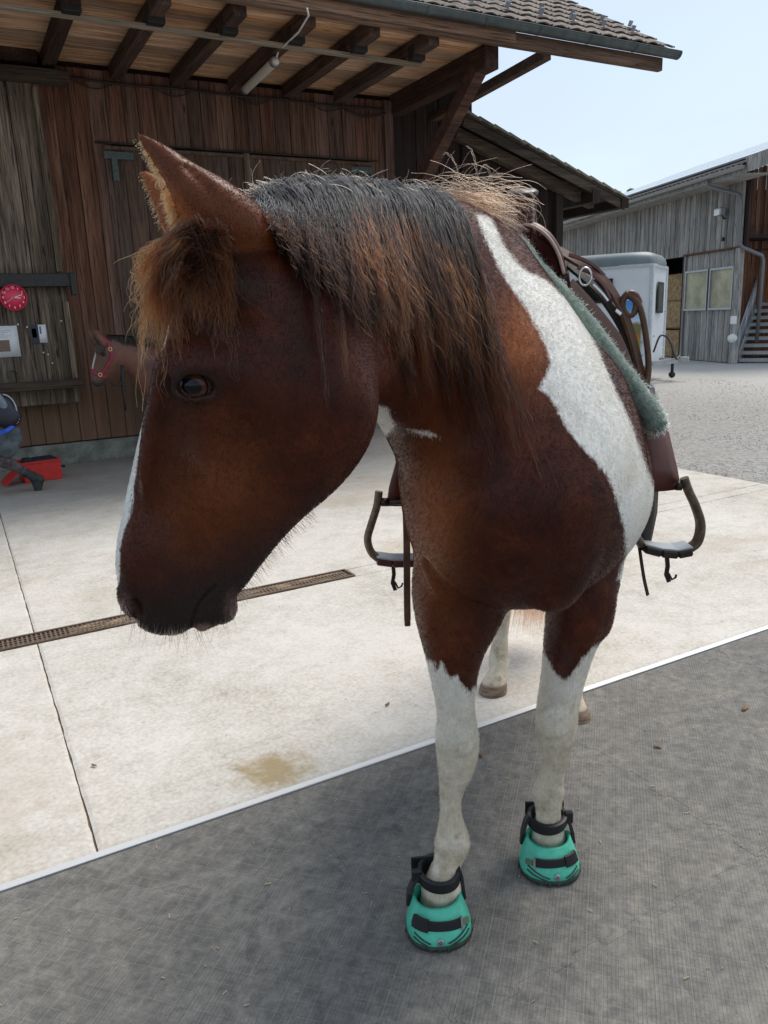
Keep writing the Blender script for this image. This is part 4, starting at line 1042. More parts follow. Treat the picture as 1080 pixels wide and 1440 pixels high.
# ears
EAR = [((266, 338, 1.045), (378, 322, 1.055), .034), ((252, 300, 1.035), (344, 287, 1.045), .032), ((237, 262, 1.03), (287, 250, 1.04), .024), ((214, 222, 1.03), (243, 220, 1.04), .015), ((190, 187, 1.03), (196, 190, 1.035), .0035)]
ea = sweep([(Q(*a), Q(*b), w) for a, b, w in EAR], .012, n=3, endr=.004)
prims += [cap(Q(340, 345, 1.09), Q(335, 330, 1.07), .05, .045, .03)]
prims += ea
EARI = [((238, 330, 1.075), (318, 322, 1.085), .030), ((228, 290, 1.065), (298, 284, 1.07), .026), ((218, 255, 1.055), (258, 250, 1.06), .018), ((203, 218, 1.05), (222, 218, 1.055), .009)]
prims += sweep([(Q(*a), Q(*b), w) for a, b, w in EARI], .006, op='sub', n=2)
EARF = [((232, 335, 1.175), (310, 340, 1.19), .032), ((222, 298, 1.17), (272, 296, 1.185), .028), ((206, 262, 1.17), (234, 262, 1.18), .016), ((194, 240, 1.17), (199, 243, 1.175), .004)]
prims += sweep([(Q(*a), Q(*b), w) for a, b, w in EARF], .012, n=2, endr=.004)
# creases: between chest and forearms, down the breast, folds along the ear
prims += [cap(Q(*a), Q(*b_), .015, .015, .032, 'sub') for a, b_ in (((598, 800, 1.52), (630, 842, 1.50)), ((630, 842, 1.50), (668, 866, 1.52)), ((868, 800, 1.72), (820, 868, 1.64)), ((820, 868, 1.64), (775, 884, 1.60)))]
prims += [cap(Q(*a), Q(*b_), .0035, .003, .010, 'sub') for a, b_ in (((196, 192, 1.019), (236, 250, 1.008)), ((236, 250, 1.008), (292, 322, 1.000)), ((262, 236, 1.018), (330, 300, 1.000)))]
# fore legs
def legs(st, k=.012, n=3):
    C, V, Wd = [], [], []
    for a in st:
        c = Q(a[0], a[1], a[3]); z = (c-cC).dot(cF); C.append(c); V.append(RGT*(a[2]*z/FPX)); Wd.append(a[4])
    return chain(C, V, Wd, k, n=n)
LEG_A = [(662, 770, 74, 1.66, .10), (648, 835, 66, 1.645, .10), (640, 890, 46, 1.62, .078), (638, 945, 32, 1.61, .055), (641, 1000, 25, 1.605, .042), (643, 1040, 29, 1.60, .044), (642, 1075, 25, 1.60, .036), (634, 1118, 15, 1.60, .024), (634, 1150, 15, 1.595, .025),
         (636, 1185, 23, 1.585, .034), (628, 1216, 18, 1.565, .027), (622, 1244, 26, 1.545, .038), (620, 1262, 27, 1.548, .037), (617, 1295, 30, 1.545, .043)]
LEG_B = [(812, 780, 66, 1.83, .10), (814, 840, 44, 1.80, .09), (803, 895, 35, 1.77, .072), (792, 950, 29, 1.735, .052), (784, 995, 27, 1.715, .044), (782, 1025, 27, 1.705, .042), (782, 1062, 17, 1.71, .030), (776, 1090, 16, 1.72, .026), (771, 1113, 20, 1.73, .032), (771, 1140, 16, 1.725, .026), (771, 1160, 18, 1.725, .028), (771, 1174, 22, 1.73, .032), (771, 1190, 24, 1.735, .034), (771, 1213, 27, 1.72, .042)]
prims += legs(LEG_A, .022); prims += legs(LEG_B, .022)
prims.append(ell(Q(652, 850, 1.60), UP, RGT, .10, .058, .06, .04)); prims.append(ell(Q(815, 850, 1.76), UP, RGT, .10, .055, .06, .04))
# knees, tendons
prims += [ell(Q(645, 1032, 1.572), UP, RGT, .034, .034, .018, .010), ell(Q(651, 1052, 1.565), UP, RGT, .014, .026, .013, .008), ell(Q(778, 1010, 1.675), UP, RGT, .034, .034, .018, .010), ell(Q(779, 1030, 1.668), UP, RGT, .014, .026, .013, .008)]
prims += [ell(Q(610, 850, 1.60), UP, RGT, .095, .030, .045, .020), ell(Q(846, 850, 1.77), UP, RGT, .085, .028, .045, .020)]
prims += [ell(Q(622, 1186, 1.575), UP, RGT, .018, .016, .020, .010), ell(Q(651, 1186, 1.575), UP, RGT, .018, .014, .020, .010), ell(Q(758, 1114, 1.72), UP, RGT, .018, .014, .018, .010), ell(Q(784, 1114, 1.72), UP, RGT, .018, .014, .018, .010)]
# hind legs
LEG_C = [(692, 977, 19, 2.66, .055), (695, 963, 17, 2.665, .042), (700, 944, 12, 2.69, .030), (702, 926, 14, 2.72, .034), (703, 900, 11, 2.74, .026), (706, 860, 12, 2.76, .028)]
LEG_D = [(812, 1022, 20, 2.44, .055), (811, 1006, 17, 2.445, .042), (806, 984, 13, 2.47, .030), (803, 966, 15, 2.50, .034), (800, 935, 12, 2.51, .028), (796, 890, 13, 2.53, .030)]
prims += legs(LEG_C, .008); prims += legs(LEG_D, .008)
for (st, hk, sx) in ((LEG_C[-1], (.43, 2.80, .58), -1), (LEG_D[-1], (.665, 2.60, .58), 1)):
    c = Q(st[0], st[1], st[3]); hkp = Lw(*hk); prims.append(cap(c, hkp, .028, .045, .02)); 
    stf = Bp(.80, sx*.13-.03, .92); prims.append(cap(hkp, stf, .048, .085, .04)); prims.append(cap(hkp+bdir*.02, Bp(1.08, sx*.10-.05, 1.02), .036, .10, .05)); prims.append(cap(stf, Bp(.95, sx*.08-.05, 1.15), .09, .12, .06))
# tail dock
prims.append(cap(Bp(1.22, 0, 1.42), Bp(1.42, 0, 1.22), .035, .022, .03))
VOX = .005
hme, hv = mesh_sdf(prims, 'coat', VOX, relax=4)

# ------------------------------------------------------------------ coat markings and ear-hollow shade (painted on the skin itself)
HVc = np.array([v for v in hv]); hpx, hpy, hz = project(HVc); hnor = vnormals(hme)
n_me = len(hme.vertices)
hco = np.empty(n_me*3, np.float32); hme.vertices.foreach_get('co', hco); hco = hco.reshape(-1, 3); hpx, hpy, hz = project(hco)
hh = hco[:, 2]; d0_ = hco-np.array(S0); cS = d0_@np.array(HN); gS = hnor@np.array(HG)
isH = (hz < 1.22) & (hpx < 545) & (hh > .7)
WH = [(668, 300), (690, 306), (702, 332), (713, 352), (735, 378), (768, 394), (803, 426), (831, 470), (857, 530), (885, 590), (903, 640), (922, 690), (915, 760), (893, 815), (868, 815), (880, 780), (878, 745), (868, 705), (856, 672), (834, 645), (808, 618), (792, 596), (782, 572), (770, 556), (757, 547), (766, 532), (773, 510), (768, 488), (752, 455), (733, 425), (712, 396), (696, 366), (682, 335)]
SL2 = [(722, 372), (730, 376), (760, 405), (752, 405)]
wd = np.maximum(poly_sd(hpx, hpy, WH), poly_sd(hpx, hpy, SL2)-1); wd = np.where((hh > .55) & ~isH, wd, -60)
THR = [(522, 565), (545, 574), (556, 600), (540, 615), (515, 605)]; fc = (hnor@np.array(-FWD)) > .0
wd = np.maximum(wd, np.where(~isH & (hh > .9) & fc, poly_sd(hpx, hpy, THR), -60))
STR = [(572, 604), (600, 606), (618, 614), (596, 612)]; wd = np.maximum(wd, np.where(~isH & (hh > .9) & fc, poly_sd(hpx, hpy, STR), -60))
WLA = [(590, 925), (609, 930), (613, 946), (618, 938), (621, 930), (627, 944), (634, 954), (642, 950), (650, 962), (657, 970), (662, 974), (666, 965), (690, 965), (690, 1400), (560, 1400), (560, 925)]
WLB = [(758, 905), (768, 922), (774, 934), (780, 945), (788, 954), (797, 956), (808, 944), (820, 926), (832, 912), (870, 890), (870, 1400), (720, 1400), (720, 905)]
leg = (hh < .78) & (hz < 2.25)
wd = np.maximum(wd, np.where(leg & (hpx < 725), poly_sd(hpx, hpy, WLA), -60)); wd = np.maximum(wd, np.where(leg & (hpx >= 725), poly_sd(hpx, hpy, WLB), -60))
wd = np.maximum(wd, np.where(hz > 2.25, (.62-hh)*400, -60))
# blaze: a strip down the middle of the face
bz = np.interp(hpy, [420, 440, 470, 520, 600, 680, 740, 800, 840, 870], [-6, 2, 4, 7, 8, 9, 13, 15, 8, -10])*.001+.004
wd = np.maximum(wd, np.where(isH, np.where(gS > .05, (bz+.010-np.abs(cS-.0))*900, -60), -60))
set_attr(hme, 'white', wd)
bl = np.clip((hpy-775+(hpx-235)*.42)/85, 0, 1)*isH*.93
bl = np.maximum(bl, isH*(1-np.clip((np.hypot((hpx-273)/1.6, hpy-541)-14)/20, 0, 1))*.97)
bl = np.maximum(bl, isH*np.clip(1-np.hypot((hpx-330)/60, (hpy-395)/45), 0, 1)*1.0)  # shade in the hollow below the ear, painted black into the coat
set_attr(hme, 'points', np.clip(bl, 0, 1))
pk = isH*np.clip(1-np.hypot((hpx-285)/24, (hpy-884)/10), 0, 1)*1.3; pk = np.maximum(pk, isH*np.clip(1.2-np.hypot((hpx-328)/14, (hpy-856)/28), 0, 1)*.5); pk = np.maximum(pk, isH*np.clip(1-np.hypot((hpx-176)/15, (hpy-852)/22), 0, 1)*.9)
set_attr(hme, 'pink', pk)
def line_px(pl):
    dm = np.full(len(hpx), 1e3)
    for (x0, y0), (x1, y1) in zip(pl[:-1], pl[1:]):
        t = np.clip(((hpx-x0)*(x1-x0)+(hpy-y0)*(y1-y0))/((x1-x0)**2+(y1-y0)**2), 0, 1); dm = np.minimum(dm, np.hypot(hpx-x0-t*(x1-x0), hpy-y0-t*(y1-y0)))
    return dm
set_attr(hme, 'mouth', np.where(isH, line_px([(267, 892), (270, 872), (277, 852), (290, 834), (304, 822)]), 50))
og = np.exp(-(((hpx-735)/45)**2+((hpy-480)/70)**2))+.8*np.exp(-(((hpx-610)/42)**2+((hpy-730)/120)**2))
og = np.where(isH, .30*np.exp(-(((hpx-300)/90)**2+((hpy-700)/90)**2))+ .9*np.clip((340-hpy)/60, 0, 1)*np.clip((300-hpx)/60, 0, 1), og)
earv = isH & (hpy < 352) & (hpx < 392) & (hz < 1.2)
ogx = np.clip((np.interp(hpy, [183, 350], [191, 312])+12-hpx)/30, 0, 1)
og = np.where(earv, np.maximum(ogx*.95, .30), og)
set_attr(hme, 'golden', np.clip(og, 0, 1))
hoof = np.where(hh < .055+.01*np.sin(hpx), 1.0, 0)*(hz > 2.25)
set_attr(hme, 'hoof', np.clip((.062-hh)*120, 0, 1)*(hz > 2.25))
def coat_mat():
    n = NT('pinto_coat'); P = n.n('NewGeometry').outputs['Position']
    grain = n.noise(n.co('Object', (420, 420, 90)), 1.0, 3, .6); mott = n.noise(P, 16, 6, .68); big = n.noise(P, 5, 3, .5)
    c = n.ramp(n.math('ADD', n.math('MULTIPLY', mott, .6), n.math('MULTIPLY', big, .4)), [(.36, (.020, .0042, .0019)), (.5, (.057, .0106, .0039)), (.63, (.105, .0240, .0080))])
    c = n.mix(n.attr('golden'), c, (.27, .075, .018))
    c = n.mix(n.math('MULTIPLY', n.attr('points'), .96), c, (.020, .015, .014))
    pinkc = n.ramp(n.noise(P, 120, 4, .6), [(.35, (.05, .035, .035)), (.6, (.33, .20, .18))]); c = n.mix(n.attr('pink'), c, pinkc)
    wn = n.noise(n.co('Object', (150, 150, 38)), 1.0, 4, .65); wn2 = n.noise(P, 38, 4, .6)
    w = n.math('ADD', n.attr('white'), n.math('ADD', n.math('MULTIPLY', n.math('SUBTRACT', wn, .5), 11), n.math('MULTIPLY', n.math('SUBTRACT', wn2, .5), 7)))
    w = n.ramp(n.math('ADD', n.math('MULTIPLY', w, .22), .5), [(0, 0), (1, 1)])
    geo = n.n('SeparateXYZ'); n.L(P, geo.inputs[0])
    wc = n.ramp(n.noise(P, 9, 6, .65), [(.3, (.62, .57, .49)), (.52, (.77, .74, .69)), (.75, (.84, .82, .78))])
    low = n.ramp(geo.outputs['Z'], [(.35, 1), (.75, 0)]); lc = n.ramp(n.noise(P, 26, 6, .7), [(.34, (.42, .33, .22)), (.50, (.60, .52, .40)), (.68, (.72, .65, .54))]); wc = n.mix(low, wc, lc)
    st = n.ramp(n.noise(P, 17, 3, .5), [(.64, 0), (.72, .55)]); wc = n.mix(n.math('MULTIPLY', st, low), wc, (.20, .15, .06))
    c = n.mix(w, c, wc)
    hc = n.ramp(n.noise(n.co('Object', (20, 20, 120)), 1.0, 3), [(.3, (.10, .075, .06)), (.7, (.34, .22, .15))]); c = n.mix(n.attr('hoof'), c, hc)
    mo = n.ramp(n.math('MULTIPLY', n.attr('mouth'), .1), [(.12, 1), (.42, 0)]); c = n.mix(mo, c, (.003, .002, .002))
    c = n.hsv(c, .5, 1.0, n.math('ADD', .72, n.math('MULTIPLY', grain, .56)))
    n.col(c); n.bs(Roughness=.40); n.b.inputs['Specular IOR Level'].default_value = .22
    n.b.inputs['Sheen Weight'].default_value = .05; n.b.inputs['Sheen Roughness'].default_value = .3; n.b.inputs['Sheen Tint'].default_value = (.8, .55, .45, 1)
    fold = n.noise(n.co('Object', (16, 16, 5)), 1.0, 3, .5, .6)
    b1 = n.n('Bump'); n.set(b1, Strength=.12, Distance=.008); n.L(fold, b1.inputs['Height'])
    n.bump(grain, .28, .0012, b1.outputs[0]); return n.m
M_coat = coat_mat()
horse = empty('pinto_horse', label='brown and white pinto horse in the foreground, head turned left', cat='horse')
link('body', hme, M_coat, horse)
# eye
def eye_mat():
    n = NT('horse_eye'); v = n.n('TexCoord').outputs['Object']
    s = n.n('SeparateXYZ'); n.L(v, s.inputs[0])
    x = n.math('DIVIDE', s.outputs['X'], .0155); y = n.math('DIVIDE', s.outputs['Y'], .0105); d = n.math('SQRT', n.math('ADD', n.math('MULTIPLY', x, x), n.math('MULTIPLY', y, y)))
    x2 = n.math('DIVIDE', s.outputs['X'], .0215); y2 = n.math('DIVIDE', s.outputs['Y'], .0195); d2 = n.math('SQRT', n.math('ADD', n.math('MULTIPLY', x2, x2), n.math('MULTIPLY', y2, y2)))
    f = n.noise(v, 300, 4, .6); iris = n.ramp(f, [(.3, (.035, .012, .006)), (.7, (.11, .040, .018))])
    c = n.mix(n.ramp(d, [(.9, 1), (1.1, 0)]), iris, (.004, .005, .010)); c = n.mix(n.ramp(d2, [(.98, 0), (1.1, 1)]), c, (.10, .05, .04)); c = n.mix(n.ramp(d2, [(.85, 0), (.95, 1), (1.02, 1), (1.1, 0)]), c, (.01, .008, .008))
    n.col(c); n.bs(Roughness=.06); n.b.inputs['Coat Weight'].default_value = .12; n.b.inputs['Coat Roughness'].default_value = .04; n.b.inputs['Specular IOR Level'].default_value = .22; return n.m
ec = HS(275, 541, .0590); b = MB(); R_e = .0258
b.lathe((0, 0, 0), [(max(.0001, R_e*math.sin(math.pi*i/24)), R_e*math.cos(math.pi*i/24)) for i in range(25)], 40)
ez = (HN*.93+HG*.35).normalized(); ex = (EX-ez*EX.dot(ez)).normalized(); ey = ez.cross(ex)
o = b.build('eye', eye_mat(), horse); mw = Matrix((ex, ey, ez)).transposed().to_4x4(); mw.translation = ec; o.matrix_world = mw
pass
# ------------------------------------------------------------------ mane, forelock, tail and whiskers
hbv = BVHTree.FromPolygons([tuple(v) for v in hco.tolist()], [tuple(p.vertices) for p in hme.polygons])
def surf(px, py, near=None):
    d = ray(px, py).normalized(); r = hbv.ray_cast(cC, d); return (r[3] if r[0] is not None else None), d
def hair_mat(name, root, mid, tip, rough=.35, p1=.35, p2=.8, rnd=.35, ior=1.4):
    n = NT(name); hi = n.n('HairInfo'); r = hi.outputs['Random']; t = hi.outputs['Intercept']
    k = n.math('ADD', t, n.math('MULTIPLY', n.math('SUBTRACT', r, .5), .55))
    P = n.n('NewGeometry').outputs['Position']; k = n.math('ADD', k, n.math('MULTIPLY', n.math('SUBTRACT', n.noise(P, 9, 3), .5), .7))
    c = n.ramp(k, [(.0, root), (p1, mid), (p2, tip)])
    c = n.hsv(c, .5, 1.0, n.math('ADD', 1-rnd, n.math('MULTIPLY', n.math('FRACT', n.math('MULTIPLY', r, 13.7)), 2*rnd)))
    hb = n.n('BsdfHairPrincipled'); hb.parametrization = 'COLOR'
    n.L(c, hb.inputs['Color']); hb.inputs['Roughness'].default_value = rough; hb.inputs['Radial Roughness'].default_value = .45; hb.inputs['Coat'].default_value = .0; hb.inputs['IOR'].default_value = ior
    n.L(hb.outputs[0], n.out.inputs['Surface']); return n.m
M_mane = hair_mat('mane_hair', (.0010, .0013, .0024), (.0014, .0010, .0012), (.060, .0150, .0045), p1=.66, p2=1.12, ior=1.27)
M_fore = hair_mat('forelock_hair', (.022, .0060, .0020), (.034, .0090, .0028), (.12, .036, .0100), p1=.45, p2=1.1, ior=1.35)
M_tuft = hair_mat('frizzy_hair', (.006, .003, .002), (.026, .012, .0065), (.085, .043, .023), p1=.25, p2=.85)
M_tail = hair_mat('tail_hair', (.03, .008, .004), (.08, .022, .010), (.20, .08, .045))
rg = np.random.RandomState(7)
def unproj(px, py, dist):
    d = ray(px, py).normalized(); return np.array(cC+d*dist)
CR = [(318, 300), (345, 282), (378, 268), (420, 262), (470, 262), (520, 265), (580, 271), (640, 281), (690, 296), (712, 312)]
CRF = [1.135, 1.15, 1.20, 1.27, 1.38, 1.475, 1.60, 1.74, 1.88, 1.96]
def crest(u):
    u = u*(len(CR)-1); i = min(int(u), len(CR)-2); t = u-i
    return CR[i][0]*(1-t)+CR[i+1][0]*t, CR[i][1]*(1-t)+CR[i+1][1]*t
def lock(path, lift, dist0=None):
    """pixel path laid over the body: returns distances along the view rays, smoothed and lifted off the skin"""
    ds = []; last = dist0
    for (x, y) in path:
        d, _ = surf(x, y)
        if d is None or (last is not None and d > last+.10): d = last
        if d is None: d = 1.3
        ds.append(d); last = d
    ds = np.array(ds); s = ds.copy()
    for k in range(3): s[1:-1] = (s[:-2]+2*s[1:-1]+s[2:])/4
    s = np.minimum(s, ds+.004)
    return s-lift
def strands_from(path, dists, n, spread0, spread1, wave, rgx, npt=12, lenvar=.25, dspread=.012, kink=1.0):
    path = np.array(path, float); m = len(path); out = []
    tt = np.linspace(0, 1, m)
    for i in range(n):
        L = 1-lenvar*rgx.rand()**1.4; t = np.linspace(0, L, npt)
        x = np.interp(t, tt, path[:, 0]); y = np.interp(t, tt, path[:, 1]); d = np.interp(t, tt, dists)
        a = rgx.randn(); b = rgx.randn()*.5; sp = spread0+(spread1-spread0)*(t**.8)
        ph = rgx.rand()*6.28; fr = rgx.uniform(5, 13); w = wave*(.3+t)*rgx.uniform(.3, 1.3)
        dx = a*sp+w*np.sin(ph+fr*t*3.0)+kink*np.cumsum(rgx.randn(npt))*.25*t; dy = b*spread0+w*.4*np.cos(ph+fr*t*2.6)
        if rgx.rand() < .05: dx = dx+rgx.randn()*26*t**2; dy = dy-abs(rgx.randn())*14*t**2
        dd = -np.abs(rgx.randn())*dspread*(.25+.75*t)
        out.append(np.array([unproj(X, Y, D) for X, Y, D in zip(x+dx, y+dy, d+dd)]))
    return out
MS_ = []; MS2_ = []
# end heights of the mane along the crest
def interp(u, xs, ys): return float(np.interp(u, xs, ys))
NL = 190
for i in range(NL):
    u = (i+rg.rand())/NL
    u = .150+u*.600
    x0, y0 = crest(u)
    yend = interp(x0, [330, 360, 400, 450, 500, 540, 580, 620, 655, 690, 712], [345, 385, 440, 500, 570, 615, 635, 645, 620, 500, 410])+rg.randn()*28
    longl = rg.rand() < .34
    if not longl: yend -= rg.uniform(.12, .50)*(yend-y0)
    drift = interp(x0, [330, 380, 430, 500, 600, 700], [.50, .42, .36, .32, .29, .27])+rg.randn()*.05
    H = max(60, yend-y0); path = []
    ry = -rg.uniform(0, 13); top = rg.uniform(-6, 3); bow = rg.uniform(-12, 18)
    for k in range(9):
        t = k/8
        y = y0+top*math.sin(min(1, t*6)*3.14*.5) + H*max(0, t-.02)
        x = x0+ drift*H*(t**.62) + bow*math.sin(t*3.14)*.5
        path.append((x, y+ry))
    f0 = np.interp(x0, [c[0] for c in CR], CRF)
    d0 = (Q(x0, y0, f0)-cC).length
    lift = rg.uniform(.002, .022)
    ds = lock(path, lift, d0); ds[0] = d0+.02; ds[1] = min(ds[1], d0+.01)
    (MS2_ if x0 < 452 else MS_).extend(strands_from(path, ds, 34 if longl else 60, 3.8, 2.2 if rg.rand() < .55 else 8.0, 3.8, rg, lenvar=.55, kink=2.0, npt=14))
# thin strands straying over the cheek
for (x0, y0, x1, y1) in ((415, 300, 455, 500), (430, 300, 462, 585), (460, 320, 490, 545), (440, 310, 520, 470), (400, 300, 448, 440), (520, 340, 600, 600), (560, 330, 640, 600), (640, 350, 770, 700), (650, 360, 735, 665)):
    path = [(x0+(x1-x0)*t**.8, y0+(y1-y0)*t) for t in np.linspace(0, 1, 9)]
    ds = lock(path, .012); MS_ += strands_from(path, ds, 16, 3, 2.2, 2.0, rg, lenvar=.3)
o = hair('mane', M_mane, horse, MS_, .00055, .00022)
hair('mane_behind_ear', hair_mat('black_brown_mane', (.0010, .0012, .0022), (.0014, .0010, .0012), (.013, .0040, .0018), p1=.7, p2=1.15, ior=1.27), horse, MS2_, .00055, .00022)
# flyaways along the crest
FS = []; CF_ = []
for i in range(420):
    u = .1+.9*rg.rand(); x0, y0 = crest(u); f0 = np.interp(x0, [c[0] for c in CR], CRF); d = (Q(x0, y0, f0)-cC).length
    a = rg.uniform(-2.6, -.4); L = rg.uniform(14, 40)*(1 if rg.rand() < .9 else 1.8); c = rg.uniform(.5, 2.5)*rg.choice([-1, 1]); pts = []; x, y = x0, y0+4
    for k in range(9): pts.append(unproj(x, y, d-.01*k*.2)); x += math.cos(a)*L/8; y += math.sin(a)*L/8*.8; a += c/8+rg.randn()*.12
    CF_.append(np.array(pts))
# frizzy tuft in front of the saddle
for i in range(230):
    x0 = rg.uniform(598, 690); y0 = 283+(x0-600)*.12+rg.randn()*4; f0 = np.interp(x0, [c[0] for c in CR], CRF); d = (Q(x0, y0, f0)-cC).length
    x, y = x0, y0; a = rg.uniform(-2.7, -.5); L = rg.uniform(45, 150)*(.35 if x0 < 630 else 1); c = rg.uniform(1.2, 4.6)*(1 if rg.rand() < .8 else -1); pts = []
    for k in range(16): pts.append(unproj(x, y, d+.01*math.sin(k*.4+i))); x += math.cos(a)*L/15; y += math.sin(a)*L/15*.62; a += c/15+rg.randn()*.10; 
    FS.append(np.array(pts))
for i in range(130):   # swept over the withers to the right, along the white edge
    x0 = rg.uniform(610, 680); y0 = 280+rg.randn()*5; d = (Q(x0, y0, np.interp(x0, [c[0] for c in CR], CRF))-cC).length-.012
    x1, y1 = rg.uniform(690, 745), rg.uniform(292, 345); pts = []; bx = rg.randn()*6; by = rg.uniform(-22, 10)
    for k in range(12):
        t = k/11; pts.append(unproj(x0+(x1-x0)*t+bx*math.sin(t*3.1), y0+(y1-y0)*t**1.5+by*math.sin(t*3.1)*.6+rg.randn()*.8, d+.10*t))
    FS.append(np.array(pts))
for (p) in (((640, 285), (700, 262), (745, 285), (752, 330), (760, 352)), ((650, 280), (735, 262), (752, 300), (748, 340), (756, 366)), ((690, 300), (715, 320), (740, 338), (752, 345)), ((660, 272), (680, 232), (690, 252), (700, 300)), ((648, 270), (640, 232), (628, 215), (622, 218)), ((670, 262), (668, 232), (662, 212), (655, 205))):
    P_ = crom(p, 6); 
    for j in range(2): FS.append(np.array([unproj(x+rg.randn()*.5+j*2, y+rg.randn()*.5, 1.93+.12*i/len(P_)) for i, (x, y) in enumerate(P_)]))
hair('mane_frizz', M_tuft, horse, FS, .00050, .00025)
hair('mane_flyaways', hair_mat('flyaway_hair', (.010, .008, .008), (.05, .028, .018), (.20, .12, .075)), horse, CF_, .00045, .0002)
# forelock
FL = []
for i in range(78):
    x0 = rg.uniform(246, 308); y0 = rg.uniform(312, 376)-(x0-262)*.10; off0 = rg.uniform(-.02, .075)
    x1 = rg.uniform(194, 335)
    ye = np.interp(x1, [190, 215, 240, 270, 300, 330], [470, 490, 470, 440, 450, 470])+rg.randn()*26
    thin = rg.rand() < .25
    if thin: ye += rg.uniform(35, 90)
    elif rg.rand() < .3: ye -= rg.uniform(30, 90)
    bulge = -rg.uniform(4, 30) if x1 < 270 else rg.uniform(-8, 10)
    path = [(x0+(x1-x0)*(1-(1-t)**1.7)+bulge*math.sin(t*3.1)*.7, y0-8*math.sin(t*3.1)+(ye-y0)*t**1.12) for t in np.linspace(0, 1, 9)]
    ds = []
    for k, (x, y) in enumerate(path):
        d, _ = surf(x, y); t = k/8
        base = (HS(x, y, .085*(1-t*.2) if x > 250 else .05*(rg.rand()*0+1)*(x-190)/60)-cC).length
        d = base if d is None or d > base+.25 else min(d, base+.02)
        ds.append(d)
    ds = np.array(ds)
    for k in range(2): ds[1:-1] = (ds[:-2]+2*ds[1:-1]+ds[2:])/4
    ds -= rg.uniform(.002, .022)
    FL += strands_from(path, ds, 8 if thin else 30, 8.0, 2.0 if thin else 4.5, 3.4, rg, npt=14, lenvar=.6, dspread=.008, kink=1.8)
hair('forelock', M_fore, horse, FL, .00045, .0002)
# fringe of the ears
EF = []
def rim(p, q, n, a0, L0, offd):
    for i in range(n):
        t = rg.rand(); x = p[0]+(q[0]-p[0])*t+rg.randn()*3; y = p[1]+(q[1]-p[1])*t+rg.randn()*3; d = (Q(x, y, 1.035)-cC).length+offd+rg.randn()*.006
        a = a0+rg.randn()*.35; L = L0*(.4+rg.rand())*(1-.6*t); pts = []
        for k in range(6): pts.append(unproj(x, y, d)); x += math.cos(a)*L/5; y += math.sin(a)*L/5; a += rg.randn()*.12-.05
        EF.append(np.array(pts))
rim((268, 350), (236, 268), 1500, 2.2, 22, .004); rim((232, 262), (196, 196), 380, 2.5, 6, .004); rim((285, 350), (245, 290), 1100, 2.0, 20, .0); rim((232, 320), (200, 245), 160, 2.4, 9, .14)
rim((240, 300), (200, 200), 160, -1.1, 5, .0)
for i in range(1500):
    t = rg.rand(); x = 252+t*62+rg.randn()*4; y = 338+t*12+rg.randn()*5; d = (Q(x, y, 1.02)-cC).length+rg.randn()*.006; a = 2.15-t*.6+rg.randn()*.22; L = rg.uniform(14, 46); pts = []
    for k in range(8): pts.append(unproj(x, y, d+.004*k)); x += math.cos(a)*L/7; y += math.sin(a)*L/7; a += rg.randn()*.12-.04
    EF.append(np.array(pts))
hair('ear_fringe', hair_mat('ear_hair', (.16, .045, .010), (.22, .068, .016), (.32, .115, .034)), horse, EF, .0003, .00012)
# whiskers and fuzz below jaw and chin
WS = []
for i in range(260):
    if i < 90: x, y = rg.uniform(170, 335), 0; y = np.interp(x, [170, 200, 262, 300, 335], [850, 885, 890, 885, 855])-rg.uniform(0, 14); L = rg.uniform(15, 45); a = rg.uniform(1.1, 2.0)
    elif i < 260:
        x = rg.uniform(335, 440); y = 870
        while y > 640 and (surf(x, y)[0] or 9) > 1.35: y -= 3
        y += 2; L = rg.uniform(8, 22); a = rg.uniform(.5, 1.2)
    else: t = rg.rand(); x = np.interp(t, [0, .4, 1], [240, 196, 166])+2; y = np.interp(t, [0, .4, 1], [440, 600, 790]); L = rg.uniform(3, 6); a = rg.uniform(2.2, 2.9)
    d, _ = surf(x, y)
    if d is None: d = (HS(x, y, .02)-cC).length
    pts = []
    for k in range(6): pts.append(unproj(x, y, d-.002)); x += math.cos(a)*L/5; y += math.sin(a)*L/5; a += rg.randn()*.08
    WS.append(np.array(pts))
hair('whiskers', hair_mat('whisker_hair', (.03, .018, .012), (.06, .035, .024), (.16, .11, .085)), horse, WS, .00022, .00008)
# tail
TS = []
tb = Bp(1.40, 0, 1.24)
for i in range(2200):
    a = rg.randn(2)*np.array([.05, .04]); e = Bp(1.40+a[0]*1.2, -.13+a[1]*1.6, rg.uniform(.10, .40)); s_ = tb+bsid*a[1]*.4+UP*rg.uniform(-.05, .1); m_ = Bp(1.50+a[0], -.03+a[1], .95)
    P_ = [np.array(s_*(1-t)**2+m_*2*t*(1-t)+e*t*t)+rg.randn(3)*.003*t for t in np.linspace(0, 1, 9)]; TS.append(np.array(P_))
hair('tail', M_tail, horse, TS, .0006, .0003)

